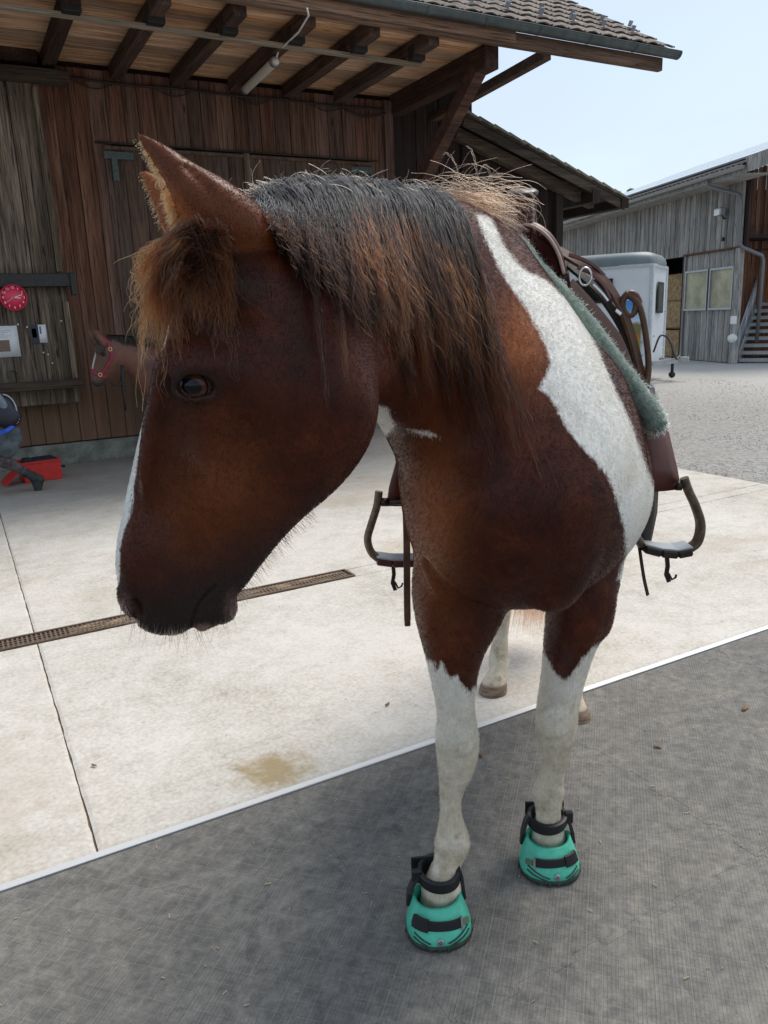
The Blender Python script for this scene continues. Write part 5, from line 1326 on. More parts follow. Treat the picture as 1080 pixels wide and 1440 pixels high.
# the short coat itself: hairs lying along the skin wherever the near side shows
def fur():
    fc_ = np.array([p.vertices[:] for p in hme.polygons]); 
    c = hco[fc_].mean(1); nn = hnor[fc_].mean(1); nn /= np.linalg.norm(nn, axis=1)[:, None]
    vd = np.array(cC)-c; dist = np.linalg.norm(vd, axis=1); vd /= dist[:, None]
    ok = ((nn*vd).sum(1) > -.15) & (c[:, 2] > .14) & (dist < 2.9)
    idx = np.nonzero(ok)[0]; w = 1/dist[idx]**2; w /= w.sum()
    N = 170000; pick = rg.choice(idx, N, p=w)
    a = rg.dirichlet([1, 1, 1, 1], N); P = (hco[fc_[pick]]*a[:, :, None]).sum(1); nr = (hnor[fc_[pick]]*a[:, :, None]).sum(1); nr /= np.linalg.norm(nr, axis=1)[:, None]
    att = lambda k: (ATT[k][fc_[pick]]*a).sum(1)
    px_, py_, z_ = project(P); head = (z_ < 1.22) & (px_ < 545) & (P[:, 2] > .7)
    hd_ = np.array((HS(240, 860)-HS(330, 330)).normalized()); bd_ = np.array((bdir*.5-UP*.85).normalized()); ld_ = np.array(-UP); ed_ = np.array((Q(190, 187, 1.03)-Q(320, 340, 1.05)).normalized())
    D = np.where(head[:, None], hd_, np.where((P[:, 2] < .75)[:, None], ld_, bd_)); D = np.where((head & (py_ < 345))[:, None], ed_, D)
    D = D+np.array([[mnoise.noise(Vector(p)*9), mnoise.noise(Vector(p)*9+Vector((7, 0, 0))), 0] for p in P[:1]])*0+rg.randn(N, 3)*.16
    D = D-nr*(D*nr).sum(1)[:, None]; D /= np.linalg.norm(D, axis=1)[:, None]
    L = np.where(head, np.where(py_ < 345, .0026, .0036), .0062)*rg.uniform(.6, 1.3, N); L = np.where(P[:, 2] < .5, L*1.1, L)
    P0 = P-nr*.0006; P1 = P+D*(L*.5)[:, None]+nr*(L*.22)[:, None]; P2 = P+D*L[:, None]+nr*(L*.28)[:, None]
    base = np.array([.074, .0145, .0048])*(.55+.9*rg.rand(N)[:, None]**1.2); g = att('golden')[:, None]; base = base*(1-g)+np.array([.30, .085, .020])*g
    b_ = att('points')[:, None]*.96; base = base*(1-b_)+np.array([.022, .016, .015])*b_
    pk_ = np.clip(att('pink'), 0, 1)[:, None]; base = base*(1-pk_)+np.array([.30, .17, .14])*pk_
    wm = (att('white')+rg.randn(N)*2.2 > 0)[:, None]; low = np.clip((.75-P[:, 2])/.4, 0, 1)[:, None]; wcol = np.array([.82, .80, .75])*(1-low)+np.array([.66, .575, .45])*low; base = np.where(wm, wcol*(.8+.3*rg.rand(N)[:, None]), base)
    keep = (att('mouth') > 5) & (np.hypot((px_-273)/1.5, py_-541) > 20) & (np.hypot(px_-192, (py_-862)*.6) > 9)
    S = np.stack([P0, P1, P2], 1)[keep].astype(np.float32); col = np.concatenate([base, np.ones((N, 1))], 1)[keep].astype(np.float32)
    hc = bpy.data.hair_curves.new('short_coat'); hc.add_curves([3]*len(S)); hc.attributes['position'].data.foreach_set('vector', S.reshape(-1))
    ra = hc.attributes.get('radius') or hc.attributes.new('radius', 'FLOAT', 'POINT'); ra.data.foreach_set('value', np.tile(np.array([.00022, .00020, .00006], np.float32), len(S)))
    at = hc.attributes.new('tint', 'FLOAT_COLOR', 'CURVE'); at.data.foreach_set('color', col.reshape(-1))
    n = NT('short_coat_hair'); n.col(n.attr('tint', 'Color')); n.bs(Roughness=.38); n.b.inputs['Specular IOR Level'].default_value = .24
    hc.materials.append(n.m); o = bpy.data.objects.new('short_coat', hc); COL.objects.link(o); o.parent = horse; tag(o, kind='stuff')
ATT = {}
for k in ('golden', 'points', 'pink', 'white', 'mouth'):
    v_ = np.empty(n_me, np.float32); hme.attributes[k].data.foreach_get('value', v_); ATT[k] = v_
fur()
# ------------------------------------------------------------------ saddle pad, saddle, stirrups, hoof boots
def leather(name, c, rough=.38, wear=.5):
    n = NT(name); P = n.n('NewGeometry').outputs['Position']; f = n.noise(P, 16, 6, .65); g = n.vor(P, 420)
    c2 = tuple(min(1, x*2.2) for x in c); col_ = n.ramp(f, [(.35, tuple(x*.55 for x in c)), (.55, c), (.75, c2)])
    n.col(col_); n.bs(Roughness=rough); n.b.inputs['Coat Weight'].default_value = .10; n.b.inputs['Specular IOR Level'].default_value = .35; n.b.inputs['Coat Roughness'].default_value = .3; n.bump(g, .25, .0008); return n.m
M_lred = leather('oxblood_leather', (.085, .016, .011)); M_ldark = leather('dark_leather', (.022, .010, .007)); M_lbrown = leather('brown_leather', (.10, .042, .022))
M_skirt = simple('dull_skirt_leather', (.030, .013, .009), .85, spec=.1)
M_steel = simple('bright_buckle', (.55, .55, .56), .25, .95)
def wool(name, c, lo):
    n = NT(name); P = n.n('NewGeometry').outputs['Position']; f = n.noise(P, 60, 5, .75); n.col(n.ramp(f, [(.32, lo), (.62, c)])); n.bs(Roughness=.95); n.b.inputs['Sheen Weight'].default_value = .4; n.bump(f, .9, .008); return n.m
M_gfl = wool('green_fleece', (.25, .315, .255), (.09, .13, .105)); M_ufl = wool('grey_fleece', (.44, .42, .39), (.13, .12, .11))
def blanket_mat():
    n = NT('woven_blue_blanket'); P = n.co('Object'); v = n.vor(n.co('Object', (9, 9, 9)), 1.0, rnd=.35); f = n.noise(P, 12, 4, .6)
    m = n.ramp(n.noise(n.co('Object', (34, 34, 12)), 1.0, 2, .4, 1.0), [(.50, 0), (.53, 1)]); c = n.mix(m, (.016, .045, .15), (.16, .22, .19)); c = n.mix(n.ramp(v, [(.18, 1), (.24, 0)]), c, (.05, .12, .26))
    n.col(c); n.bs(Roughness=.95); n.b.inputs['Sheen Weight'].default_value = .3; n.bump(n.noise(P, 160, 3), .7, .004); return n.m
PR = [(-.035, 1.572), (.02, 1.523), (.068, 1.472), (.155, 1.373), (.238, 1.262), (.285, 1.20), (.318, 1.155), (.330, 1.125)]
PR = [(x-.018 if x > 0 else x, h) for x, h in PR]
PRf = crom([(-.07-x, h) for x, h in PR[:0:-1]]+PR, 5)
pad = empty('saddle_pad', label='green and blue fleece-edged saddle pad lying under the saddle', cat='saddle pad')
def padpt(x, h, s, off):
    """point on the pad profile at distance s along the back, pushed in by off along the profile normal"""
    i = (np.abs(PRf[:, 0]-x)+np.abs(PRf[:, 1]-h)).argmin(); a = PRf[max(i-1, 0)]; b_ = PRf[min(i+1, len(PRf)-1)]; t = (b_-a)/np.linalg.norm(b_-a); nrm = np.array([-t[1], t[0]])*1.0
    return Bp(s, x-nrm[0]*off, h-nrm[1]*off)
sag = lambda s: -.05*math.sin((s-.3)/.6*math.pi)*.8
def sheet(s0, s1, off, ns=12, wav=0.0, lo=0, hi=None):
    rows = []
    for i in range(ns+1):
        s = s0+(s1-s0)*i/ns; row = []
        for k, (x, h) in enumerate(PRf[lo:hi]):
            p = padpt(x, h, s-.05*(1.6-h)*0, off+wav*mnoise.noise((k*.4, s*9, off*30)))
            row.append(p+UP*sag(s))
        rows.append(row)
    return rows
b = MB(); b.grid(sheet(.315, .93, .0)); o = b.build('woven_blanket', blanket_mat(), pad); solidify(o, .012, 0)
b = MB(); b.grid(sheet(.33, .92, .022, wav=.012)); o = b.build('under_fleece', M_ufl, pad); solidify(o, .02, 0)
roll = [padpt(x, h, .312, .010)+UP*sag(.312)-bdir*.004 for x, h in PRf]
b = MB(); b.tube(roll, [.027*(1+.16*mnoise.noise((i*.9, 0, 0))) for i in range(len(roll))], 12); b.build('fleece_edge', M_gfl, pad)
roll2 = [padpt(x, h, .330, .036)+UP*sag(.33) for x, h in PRf]
b = MB(); b.tube(roll2, [.017*(1+.35*mnoise.noise((i*.8, 3, 0))) for i in range(len(roll2))], 10); b.build('fleece_lining', M_ufl, pad)
low = [padpt(PRf[-1][0], PRf[-1][1], s, .006)+UP*sag(s) for s in np.linspace(.31, .93, 14)]
b = MB(); b.tube(low, .017, 10); b.build('fleece_edge', M_gfl, pad)
FZ = []; FZ2 = []
R_ = np.array([tuple(p) for p in roll]); R2 = np.array([tuple(p) for p in roll2])
for i in range(9000):
    t = rg.rand()*(len(R_)-1.01); k = int(t); p = R_[k]+(R_[k+1]-R_[k])*(t-k); d = rg.randn(3); d /= np.linalg.norm(d); q = p+d*.025; L = rg.uniform(.005, .013); d2 = d+rg.randn(3)*.5
    FZ.append(np.array([q, q+d*L*.5, q+d*L*.5+d2*L*.4]))
for i in range(6000):
    t = rg.rand()*(len(R2)-1.01); k = int(t); p = R2[k]+(R2[k+1]-R2[k])*(t-k); d = rg.randn(3); d /= np.linalg.norm(d); q = p+d*.015; L = rg.uniform(.005, .015); d2 = d+rg.randn(3)*.7
    FZ2.append(np.array([q, q+d*L*.5, q+d*L*.5+d2*L*.4]))
hair('fleece_fuzz', hair_mat('green_wool', (.14, .20, .16), (.20, .27, .22), (.30, .38, .32)), pad, FZ, .0006, .0003)
hair('fleece_fuzz', hair_mat('grey_wool', (.22, .21, .20), (.34, .33, .31), (.48, .46, .44)), pad, FZ2, .0006, .0003)

sad = empty('western_saddle', label='oxblood leather western saddle with horn on the horse', cat='saddle')
FS_ = 2.03
def SQ(x, y, f=FS_): return Q(x, y, f)
# fork and horn
hc_ = SQ(737, 330); hb = Vector((hc_.x, hc_.y, hc_.z))
def sb(s, x, h): return Bp(s, x, h)
fx = (SQ(738, 330)-HO.x*RGT-HO.y*FWD).dot(bsid); fs = .355
fx = -.033
fork = [(fs, -.135, 1.49), (fs, -.118, 1.555), (fs, -.09, 1.598), (fs, -.055, 1.612), (fs, -.01, 1.608), (fs, .030, 1.581), (fs, .056, 1.540), (fs, .072, 1.49)]
fk = crom(fork, 5)
b = MB(); rows = []
for (ds, rr, hh_) in ((-.012, .0, -.012), (-.02, 0, 0), (.0, 0, .008), (.06, 0, .004), (.12, 0, -.03)): rows.append([sb(p[0]+ds, p[1]*1.0, p[2]+hh_) for p in fk])
b.grid(rows); o = b.build('fork', M_lred, sad); solidify(o, .012, 0)
b = MB(); b.tube([sb(p[0]-.022, p[1], p[2]+.001) for p in fk], .0045, 8); b.build('binding', simple('pale_leather_edge', (.42, .30, .25), .35), sad)
b = MB(); b.grid([[sb(fs+.0, p[1], p[2]-.006) for p in fk], [sb(fs+.012, fx+(p[1]-fx)*.8, p[2]-.04) for p in fk], [sb(fs+.02, fx+(p[1]-fx)*.5, 1.50) for p in fk]]); b.build('gullet', M_lred, sad)
ht = sb(fs+.005, fx-.002, 1.603); 
b = MB(); prof = [(.034, -.005), (.030, .008)]
for k in range(5): z = .012+k*.0125; prof += [(.0275, z), (.031, z+.004), (.031, z+.009), (.0275, z+.012)]
b.lathe(ht, prof, 24, (UP-bdir*.12).normalized()); b.build('horn_wrap', M_lred, sad)
b = MB(); b.lathe(ht+UP*.079-bdir*.01, [(.001, -.004), (.030, -.006), (.040, .0), (.041, .006), (.034, .012), (.001, .015)], 24, (UP-bdir*.3).normalized()); b.build('horn', M_ldark, sad)
# seat, cantle, jockeys, skirts (mostly behind the horse's shoulder)
b = MB(); rows = []
for i in range(13):
    t = i/12; s = .44+.42*t; zc = 1.535-.03*math.sin(t*3.14)+.05*max(0, t-.62)/.38; wd_ = .11+.06*math.sin(t*2.4)
    rows.append([sb(s, x*wd_*.75-.05-.06*t, zc-.10*x*x) for x in np.linspace(-1.0, 1.0, 13)])
b.grid(rows); o = b.build('seat', M_lbrown, sad); solidify(o, .02, 0)
b = MB(); b.tube([sb(.87+.0*abs(x), x*.12-.11, 1.60-.12*x*x) for x in np.linspace(-1, 1, 15)], .013, 8); b.build('cantle', M_lred, sad)
for sg in (-1, 1):
    rows = []
    for i in range(9):
        s = .52+i*.045; row = []
        for k in range(44, len(PRf)-1) if sg > 0 else range(1, 27):
            x, h = PRf[k]
            if h < 1.19: continue
            row.append(padpt(x, h, s, -.018)+UP*(sag(s)+.004))
        rows.append(row)
    b = MB(); b.grid(rows); o = b.build('skirt', M_skirt, sad); solidify(o, .01, 0)
# right-hand side leather: strings, rings, rolled rope strap
def st(pts, w, t, mat, name, parent=sad, f=1.96, nrm=None, ff=None):
    P_ = [Q(x, y, (ff[i] if ff else f)) for i, (x, y) in enumerate(pts)]; P_ = [Vector(p) for p in crom([tuple(p) for p in P_], 5)]
    b = MB(); b.strap(P_, tuple(nrm) if nrm else tuple(-FWD*.8+RGT*.5+UP*.2), w, t); return b.build(name, mat, parent)
st([(785, 352), (812, 368), (840, 385), (862, 412), (880, 448), (893, 490), (903, 535)], .026, .009, M_lbrown, 'rope_strap', f=1.975, ff=[2.02, 2.0, 1.985, 1.975, 1.965, 1.96, 1.95])
st([(800, 372), (826, 395), (853, 425), (880, 470), (899, 520), (906, 560)], .026, .008, M_ldark, 'strap', ff=[2.02, 2.0, 1.98, 1.97, 1.96, 1.95])
st([(800, 358), (822, 366), (838, 376), (850, 388)], .010, .004, M_lred, 'saddle_string', f=1.985); st([(812, 376), (830, 384), (848, 400), (858, 420)], .010, .004, M_lred, 'saddle_string', f=1.96)
b = MB(); c_ = Q(823, 389, 1.955); b.tube([c_+RGT*(.015*math.cos(t))+UP*(.021*math.sin(t)) for t in [i*.4 for i in range(17)]], .0028, 6); b.build('ring', M_steel, sad)
st([(834, 400), (847, 413), (855, 423)], .006, .003, M_steel, 'metal_tongue', f=1.945); st([(866, 436), (873, 442)], .010, .003, M_steel, 'metal_tongue', f=1.945)
b = MB(); c_ = Q(886, 428, 1.97); b.tube([c_+RGT*(.022*math.cos(t)*(1-.02*i))+UP*(.027*math.sin(t)) for i, t in enumerate([i*.42 for i in range(22)])], .0085, 8); b.build('coiled_strap', M_lbrown, sad)
b = MB(); P_ = crom([tuple(Q(x, y, f)) for x, y, f in ((878, 412, 1.97), (898, 428, 1.965), (908, 470, 1.96), (912, 520, 1.95), (905, 560, 1.94))], 5); b.tube([Vector(p) for p in P_], .008, 8); b.build('rope_roll', M_lbrown, sad)
# fenders
M_fend = M_ldark
def quadstrip(L_, R_2, mat, name, t=.007, parent=sad):
    b = MB(); b.grid([[Vector(l)+(Vector(r)-Vector(l))*k/4+FWD*(-.006*math.sin(k/4*3.14)) for k in range(5)] for l, r in zip(L_, R_2)]); o = b.build(name, mat, parent); solidify(o, t, 0); return o
quadstrip([Q(905, 560, 1.93), Q(905, 620, 1.91), Q(908, 660, 1.90), Q(907, 692, 1.89)], [Q(922, 560, 1.98), Q(938, 610, 1.97), Q(950, 660, 1.95), Q(955, 688, 1.94)], M_lred, 'fender', .012)
quadstrip([Q(893, 545, 1.96), Q(897, 640, 1.95), Q(899, 720, 1.95), Q(902, 768, 1.95)], [Q(918, 545, 2.0), Q(926, 640, 1.99), Q(922, 720, 1.99), Q(912, 768, 1.98)], M_ldark, 'fender_lining', .01)
st([(899, 768), (902, 790), (906, 815), (911, 837)], .010, .004, M_ldark, 'latigo_strap', f=1.93)
# left side
quadstrip([Q(566, 600, 2.20), Q(558, 650, 2.19), Q(548, 685, 2.18), Q(544, 711, 2.18)], [Q(590, 600, 2.25), Q(590, 650, 2.24), Q(592, 690, 2.23), Q(594, 711, 2.22)], M_lred, 'fender', .012)
st([(569, 600), (570, 660), (570.5, 700), (572, 760), (572.5, 840), (573, 872)], .020, .006, M_lbrown, 'latigo_strap', f=2.10, nrm=-FWD)
b = MB(); e_ = Q(573, 876, 2.10); b.box(e_+UP*.0, (.018, .006, .022), (RGT, FWD, UP), ch=.003); b.build('strap_tip', M_lbrown, sad)
st([(567, 600), (567, 640), (566, 690), (567, 705)], .012, .006, M_ldark, 'strap', f=2.13, nrm=-FWD)
b = MB(); b.box(Q(574, 618, 2.09), (.024, .006, .05), (RGT, FWD, UP), ch=.004); b.build('buckle', M_steel, sad)
M_raw = NT('rawhide_wood'); _f = M_raw.noise(M_raw.n('NewGeometry').outputs['Position'], 60, 5, .7, .8); M_raw.col(M_raw.ramp(_f, [(.3, (.035, .020, .010)), (.5, (.13, .085, .045)), (.7, (.24, .17, .10))])); M_raw.bs(Roughness=.5); M_raw.bump(_f, .5, .003); M_raw = M_raw.m
M_rawd = NT('dark_rawhide'); _f = M_rawd.noise(M_rawd.n('NewGeometry').outputs['Position'], 60, 5, .7, .8); M_rawd.col(M_rawd.ramp(_f, [(.3, (.035, .022, .012)), (.55, (.10, .066, .038)), (.72, (.21, .15, .09))])); M_rawd.bs(Roughness=.4); M_rawd.bump(_f, .5, .003); M_rawd = M_rawd.m
def stirrup(outer, tread, inner, f, mat, label, bolt, wid=.042):
    t = empty('stirrup', label=label, cat='stirrup', group='stirrups hanging from the saddle')
    def arm(pts, name):
        P_ = [Vector(p) for p in crom([tuple(Q(x, y, f)) for x, y in pts], 6)]; b = MB(); rows = []
        for i, p in enumerate(P_):
            tn = (P_[min(i+1, len(P_)-1)]-P_[max(i-1, 0)]).normalized(); nn_ = FWD.cross(tn).normalized(); w_ = wid*(.55+.45*min(1, i/len(P_)*1.6)); th = .0115
            rows.append([p+FWD*(w_/2*math.cos(a))+nn_*(th*math.sin(a)) for a in [2*math.pi*k/12 for k in range(12)]])
        b.grid(rows, close=True); b.add(rows[0], [tuple(range(12))]); b.add(rows[-1], [tuple(range(12))]); b.build(name, mat, t)
    arm(outer, 'side_arm'); arm(inner, 'side_arm')
    P_ = [Q(x, y, f) for x, y in tread]; b = MB(); up_ = UP
    for p, q in zip(P_[:-1], P_[1:]): b.beam(p, q, .07, .020, ch=.004)
    b.build('tread', M_lred if mat is M_raw else M_ldark, t)
    b = MB(); 
    for p, q in zip(P_[:-1], P_[1:]): b.beam(p+UP*.0125, q+UP*.0125, .062, .004)
    b.build('tread_plate', M_zinc2, t)
    b = MB(); b.cyl(Q(*bolt[0], f), Q(*bolt[1], f), .009, 10); b.cyl(Q(*bolt[0], f), Q(*bolt[0], f)+(Q(*bolt[1], f)-Q(*bolt[0], f))*.15, .013, 6); b.build('bolt', M_ldark, t)
    return t
s1 = stirrup([(533, 691), (530, 712), (522, 738), (517, 758), (522, 776), (534, 787)], [(530, 786), (552, 789), (574, 789), (600, 787)], [(604, 691), (606, 712), (612, 738), (616, 758), (612, 776), (598, 787)], 2.18, M_raw, 'rawhide covered stirrup hanging left of the horse\'s chest', ((536, 706), (602, 706)))
s2 = stirrup([(962, 672), (968, 690), (978, 712), (985, 738), (980, 762), (964, 774)], [(902, 768), (925, 774), (948, 776), (968, 772)], [(897, 690), (895, 715), (893, 735), (894, 752), (902, 766)], 1.93, M_rawd, 'dark stirrup hanging right of the horse beside the white shoulder', ((958, 683), (905, 683)))
def hobble(px, py, f, s, par):
    P_ = [Q(px+x*s, py+y, f) for x, y in ((0, 0), (1, 12), (-1, 24), (3, 34))]; b = MB(); b.strap(P_, tuple(-FWD), .012, .005); 
    P_ = [Q(px+x*s, py+y, f) for x, y in ((2, 22), (7, 31), (12, 28), (13, 24))]; b.tube(P_, .003, 6); b.build('hobble_strap', M_ldark, par)
hobble(553, 796, 2.17, 1, s1); hobble(938, 784, 1.92, 1, s2)

# hoof boots
def boot_mat():
    n = NT('mint_green_rubber'); P = n.co('Object'); sp = n.n('SeparateXYZ'); n.L(P, sp.inputs[0]); f = n.noise(P, 22, 5, .7)
    c = n.ramp(f, [(.3, (.045, .36, .24)), (.6, (.075, .50, .35)), (.8, (.13, .56, .42))]); dirt = n.math('ADD', sp.outputs['Z'], n.math('MULTIPLY', n.noise(P, 30, 5, .7), .03)); c = n.mix(n.ramp(n.math('MULTIPLY', dirt, 10), [(.16, .85), (.42, 0)]), c, (.12, .13, .085))
    n.col(c); n.bs(Roughness=.42); n.bump(f, .1, .002); return n.m
M_boot = boot_mat(); M_sole = simple('dark_green_sole', (.035, .055, .042), .7, var=.4, scale=60)
M_web = simple('black_webbing', (.008, .008, .010), .6, bump=.4, bdist=.001, scale=120)
def boot(C, mir, label, tilt, ox=0.0):
    """local: x right in the photo, y away, z up"""
    t = empty('hoof_boot', label=label, cat='hoof boot', group='green hoof boots on the fore hooves')
    X_ = (RGT*math.cos(tilt)+FWD*math.sin(tilt)); Y_ = (-RGT*math.sin(tilt)+FWD*math.cos(tilt))
    def L3(x, y, z): return C+X_*(x*mir)+Y_*y+UP*z
    N = 44
    def ring(z, rx, ryf, ryb, oy, dip=0, fl=0):
        out = []
        for k in range(N):
            a = 2*math.pi*k/N; c_, s_ = math.cos(a), math.sin(a); ry = ryb if s_ > 0 else ryf; e = 2.35
            q = (abs(c_)**e+abs(s_)**e)**(-1/e)
            zz = z-(dip*max(0, -s_)**3)+(fl*abs(c_)**4*.5 if s_ < .3 else 0)
            out.append(L3(rx*c_*q, oy+ry*s_*q, zz))
        return out
    prof = [(.002, .0715, .068, .066, 0), (.012, .0750, .071, .069, 0), (.024, .0745, .070, .068, .002), (.040, .0700, .063, .064, .007), (.055, .0635, .055, .058, .013), (.066, .0590, .049, .054, .017), (.073, .0565, .046, .051, .020)]
    rows = [ring(z, rx, f_, b_, oy, dip=.004*max(0, z-.045)/.028, fl=.014*max(0, (z-.045)/.028)) for z, rx, f_, b_, oy in prof]
    b = MB(); b.grid(rows, close=True)
    top = rows[-1]; inn = [p+(L3(0, .024, .09)-p)*.10 for p in top]; inn2 = [p+(L3(0, .024, .09)-p)*.12-UP*.03 for p in top]; b.grid([top, inn, inn2], close=True)
    o = b.build('shell', M_boot, t)
    b = MB(); b.grid([ring(-.001, .070, .067, .065, 0), ring(.0, .0755, .072, .070, 0), ring(.009, .0765, .073, .071, 0), ring(.013, .0745, .071, .069, 0)], close=True); b.add(ring(-.001, .070, .067, .065, 0), [tuple(range(N))])
    for k in range(0, N, 2):
        a = 2*math.pi*k/N; 
        if math.sin(a) < .2: b.box(L3(.0762*math.cos(a), .0725*math.sin(a), .004), (.006, .006, .007), (X_, Y_, UP))
    b.build('sole', M_sole, t)
    def onfront(x, z, lift=.002):
        """point on the front of the shell"""
        zs = [p[0] for p in prof]; rx = np.interp(z, zs, [p[1] for p in prof]); ry = np.interp(z, zs, [p[2] for p in prof]); oy = np.interp(z, zs, [p[4] for p in prof]); e = 2.35
        u_ = min(.999, abs(x)/rx); yy = oy-ry*(1-u_**e)**(1/e); nn_ = Vector((x/rx**2*.6, (yy-oy)/ry**2, 12*.35)); nn_.normalize(); nw = X_*(nn_.x*mir)+Y_*nn_.y+UP*nn_.z
        return L3(x, yy, z)+nw*lift, nw
    def band(x0, z0, x1, z1, w, th, mat, name, n_=14, par=t, lift=.004):
        pn = [onfront(x0+(x1-x0)*i/n_, z0+(z1-z0)*i/n_, lift) for i in range(n_+1)]; b = MB(); b.strap([p for p, _ in pn], [tuple(q) for _, q in pn], w, th); return b.build(name, mat, par)
    band(-.060, .050, .042, .046, .023, .005, M_web, 'front_strap'); band(-.058, .050, -.030, .049, .031, .007, M_black, 'strap_keeper', lift=.006)
    band(.040, .046, .0445, .0455, .031, .006, M_steel, 'metal_tab', n_=2, lift=.006)
    band(.047, .044, .062, .040, .014, .004, simple('olive_rubber', (.10, .17, .11), .6) if 'olive_rubber' not in bpy.data.materials else bpy.data.materials['olive_rubber'], 'tab', n_=4, lift=.003)
    for (x0, z0, x1, z1) in ((-.062, .030, -.030, .018), (.010, .018, .060, .034), (-.064, .022, -.036, .012), (.016, .012, .062, .026)):
        band(x0, z0, x1, z1, .0035, .0025, M_sole, 'groove', n_=6, lift=.001)
    p, nw = onfront(-.008*1, .022, .0015); b = MB(); b.lathe(p, [(.001, .001), (.0075, .001), (.008, 0), (.008, -.001)], 20, nw); b.build('badge', simple('silver_badge', (.32, .33, .33), .4, .5) if 'silver_badge' not in bpy.data.materials else bpy.data.materials['silver_badge'], t)
    b = MB(); b.lathe(p+nw*.0012, [(.0022, .0), (.0030, .0006), (.0038, .0)], 14, nw); b.build('badge_ring', M_sole, t)
    # pastern collar, tilted, with side keepers down to the shell
    def cring(z, rx, ry, oy, n_=36, a0=0, a1=2*math.pi, slope=.10):
        out = []; nn_ = []
        for k in range(n_+1):
            a = a0+(a1-a0)*k/n_; out.append(L3(ox+rx*math.cos(a), oy+ry*math.sin(a), z+slope*ry*math.sin(a)-.05*rx*math.cos(a))); nn_.append(tuple(X_*(math.cos(a)*mir)+Y_*math.sin(a)))
        return out, nn_
    P_, N_ = cring(.116, .0450, .045, .038); b = MB(); b.strap(P_, N_, .030, .009); b.build('pastern_strap', M_web, t)
    P_, N_ = cring(.118, .0490, .049, .038, 16, -2.9, -.9); b = MB(); b.strap(P_, N_, .024, .005); b.build('strap_end', M_black, t)
    b = MB(); b.box(L3(ox-.054, .030, .122), (.022, .014, .034), (X_, Y_, UP), ch=.003); b.build('keeper', M_black, t)
    for sx, dz in ((1, 0), (-1, 0)):
        P_ = [L3(ox+sx*.045, .032, .130), L3(ox*.6+sx*.055, .034, .110), L3(sx*.063, .030, .082), L3(sx*.067, .028, .050)]; b = MB(); b.strap(P_, tuple(X_*sx*mir), [.020, .026, .028, .018], .008); b.build('side_strap', M_black, t)
    P_ = [L3(x, .075-.0*x, .11) for x in (-.05, 0, .05)]; b = MB(); b.strap(P_, tuple(Y_), .06, .008); b.build('heel_cup', M_black, t)
    return t
cA = Q(617, 1300, 1.50); cA = HZ(617, 1303, .024); cA.z = .022
cB = HZ(772, 1217, .024); cB.z = .022
boot(cA, 1, 'mint green hoof boot on the nearer fore hoof, lowest in the picture', rad(6), .010)
boot(cB, -1, 'mint green hoof boot on the fore hoof that stands farther back', rad(-2))
# ------------------------------------------------------------------ horse trailer
tc0 = HZ(912, 515, .35); fr_ = Q(932, 511, 1); 
ra = ray(912, 515); 
d1 = (FWD*1.5+RGT*.81).normalized(); d2 = (-RGT*1.5+FWD*.81).normalized()      # front face runs along d1 (away), long side along d2 (left)
T0 = Vector((tc0.x, tc0.y, 0))
tr = empty('horse_trailer', label='white horse trailer with grey rounded roof parked by the grey barn', cat='trailer')
M_tw = simple('white_trailer_panel', (.66, .70, .74), .35, var=.05, scale=3); M_tg = simple('grey_trailer_roof', (.16, .19, .20), .5, var=.15, scale=4)
M_glass = NT('dark_tinted_glass').col((.010, .016, .016)).bs(Roughness=.08).m
LW_, LL = 1.65, 2.6; zt = (T0-cC).dot(cF); 
def T(a, b_, z): return T0+d1*a+d2*b_+UP*z
b = MB(); b.box(T(LW_/2, LL/2, 1.27), (LW_, LL, 1.84), (d1, d2, UP), ch=.03); b.build('body', M_tw, tr)
b = MB()
for (a, b2) in ((0, 0), (LW_, 0), (0, LL), (LW_, LL)): b.box(T(a, b2, 1.27), (.07, .07, 1.84), (d1, d2, UP), ch=.015)
b.box(T(LW_/2, 0, 2.18), (LW_+.05, .06, .05), (d1, d2, UP)); b.box(T(0, LL/2, 2.18), (.06, LL+.05, .05), (d1, d2, UP)); b.build('corner_trim', simple('light_aluminium', (.55, .59, .63), .4, .3), tr)
b = MB(); rows = []
for (z, o_) in ((2.19, .03), (2.26, .035), (2.34, .01), (2.40, -.05), (2.43, -.14)):
    ring = []
    for k in range(40):
        a = 2*math.pi*k/40; e = 9; c_, s_ = math.cos(a), math.sin(a); q = (abs(c_)**e+abs(s_)**e)**(-1/e); ring.append(T(LW_/2+(LW_/2+o_)*c_*q, LL/2+(LL/2+o_)*s_*q, z))
    rows.append(ring)
b.grid(rows, close=True); b.add(rows[-1], [tuple(range(40))]); b.build('roof', M_tg, tr)
b = MB(); b.box(T(-.035, 1.05, 1.76), (.02, .62, .36), (d1, d2, UP), ch=.04 if False else .008); b.build('side_window', M_glass, tr)
b = MB(); b.box(T(-.030, 1.05, 1.76), (.015, .70, .44), (d1, d2, UP), ch=.006); b.build('window_frame', M_black, tr)
b = MB(); b.box(T(.82, -.040, 1.60), (.60, .02, .50), (d1, d2, UP), ch=.008); b.build('front_window', M_glass, tr)
b = MB(); b.box(T(.82, -.035, 1.60), (.68, .015, .58), (d1, d2, UP), ch=.006); b.build('window_frame', M_black, tr)
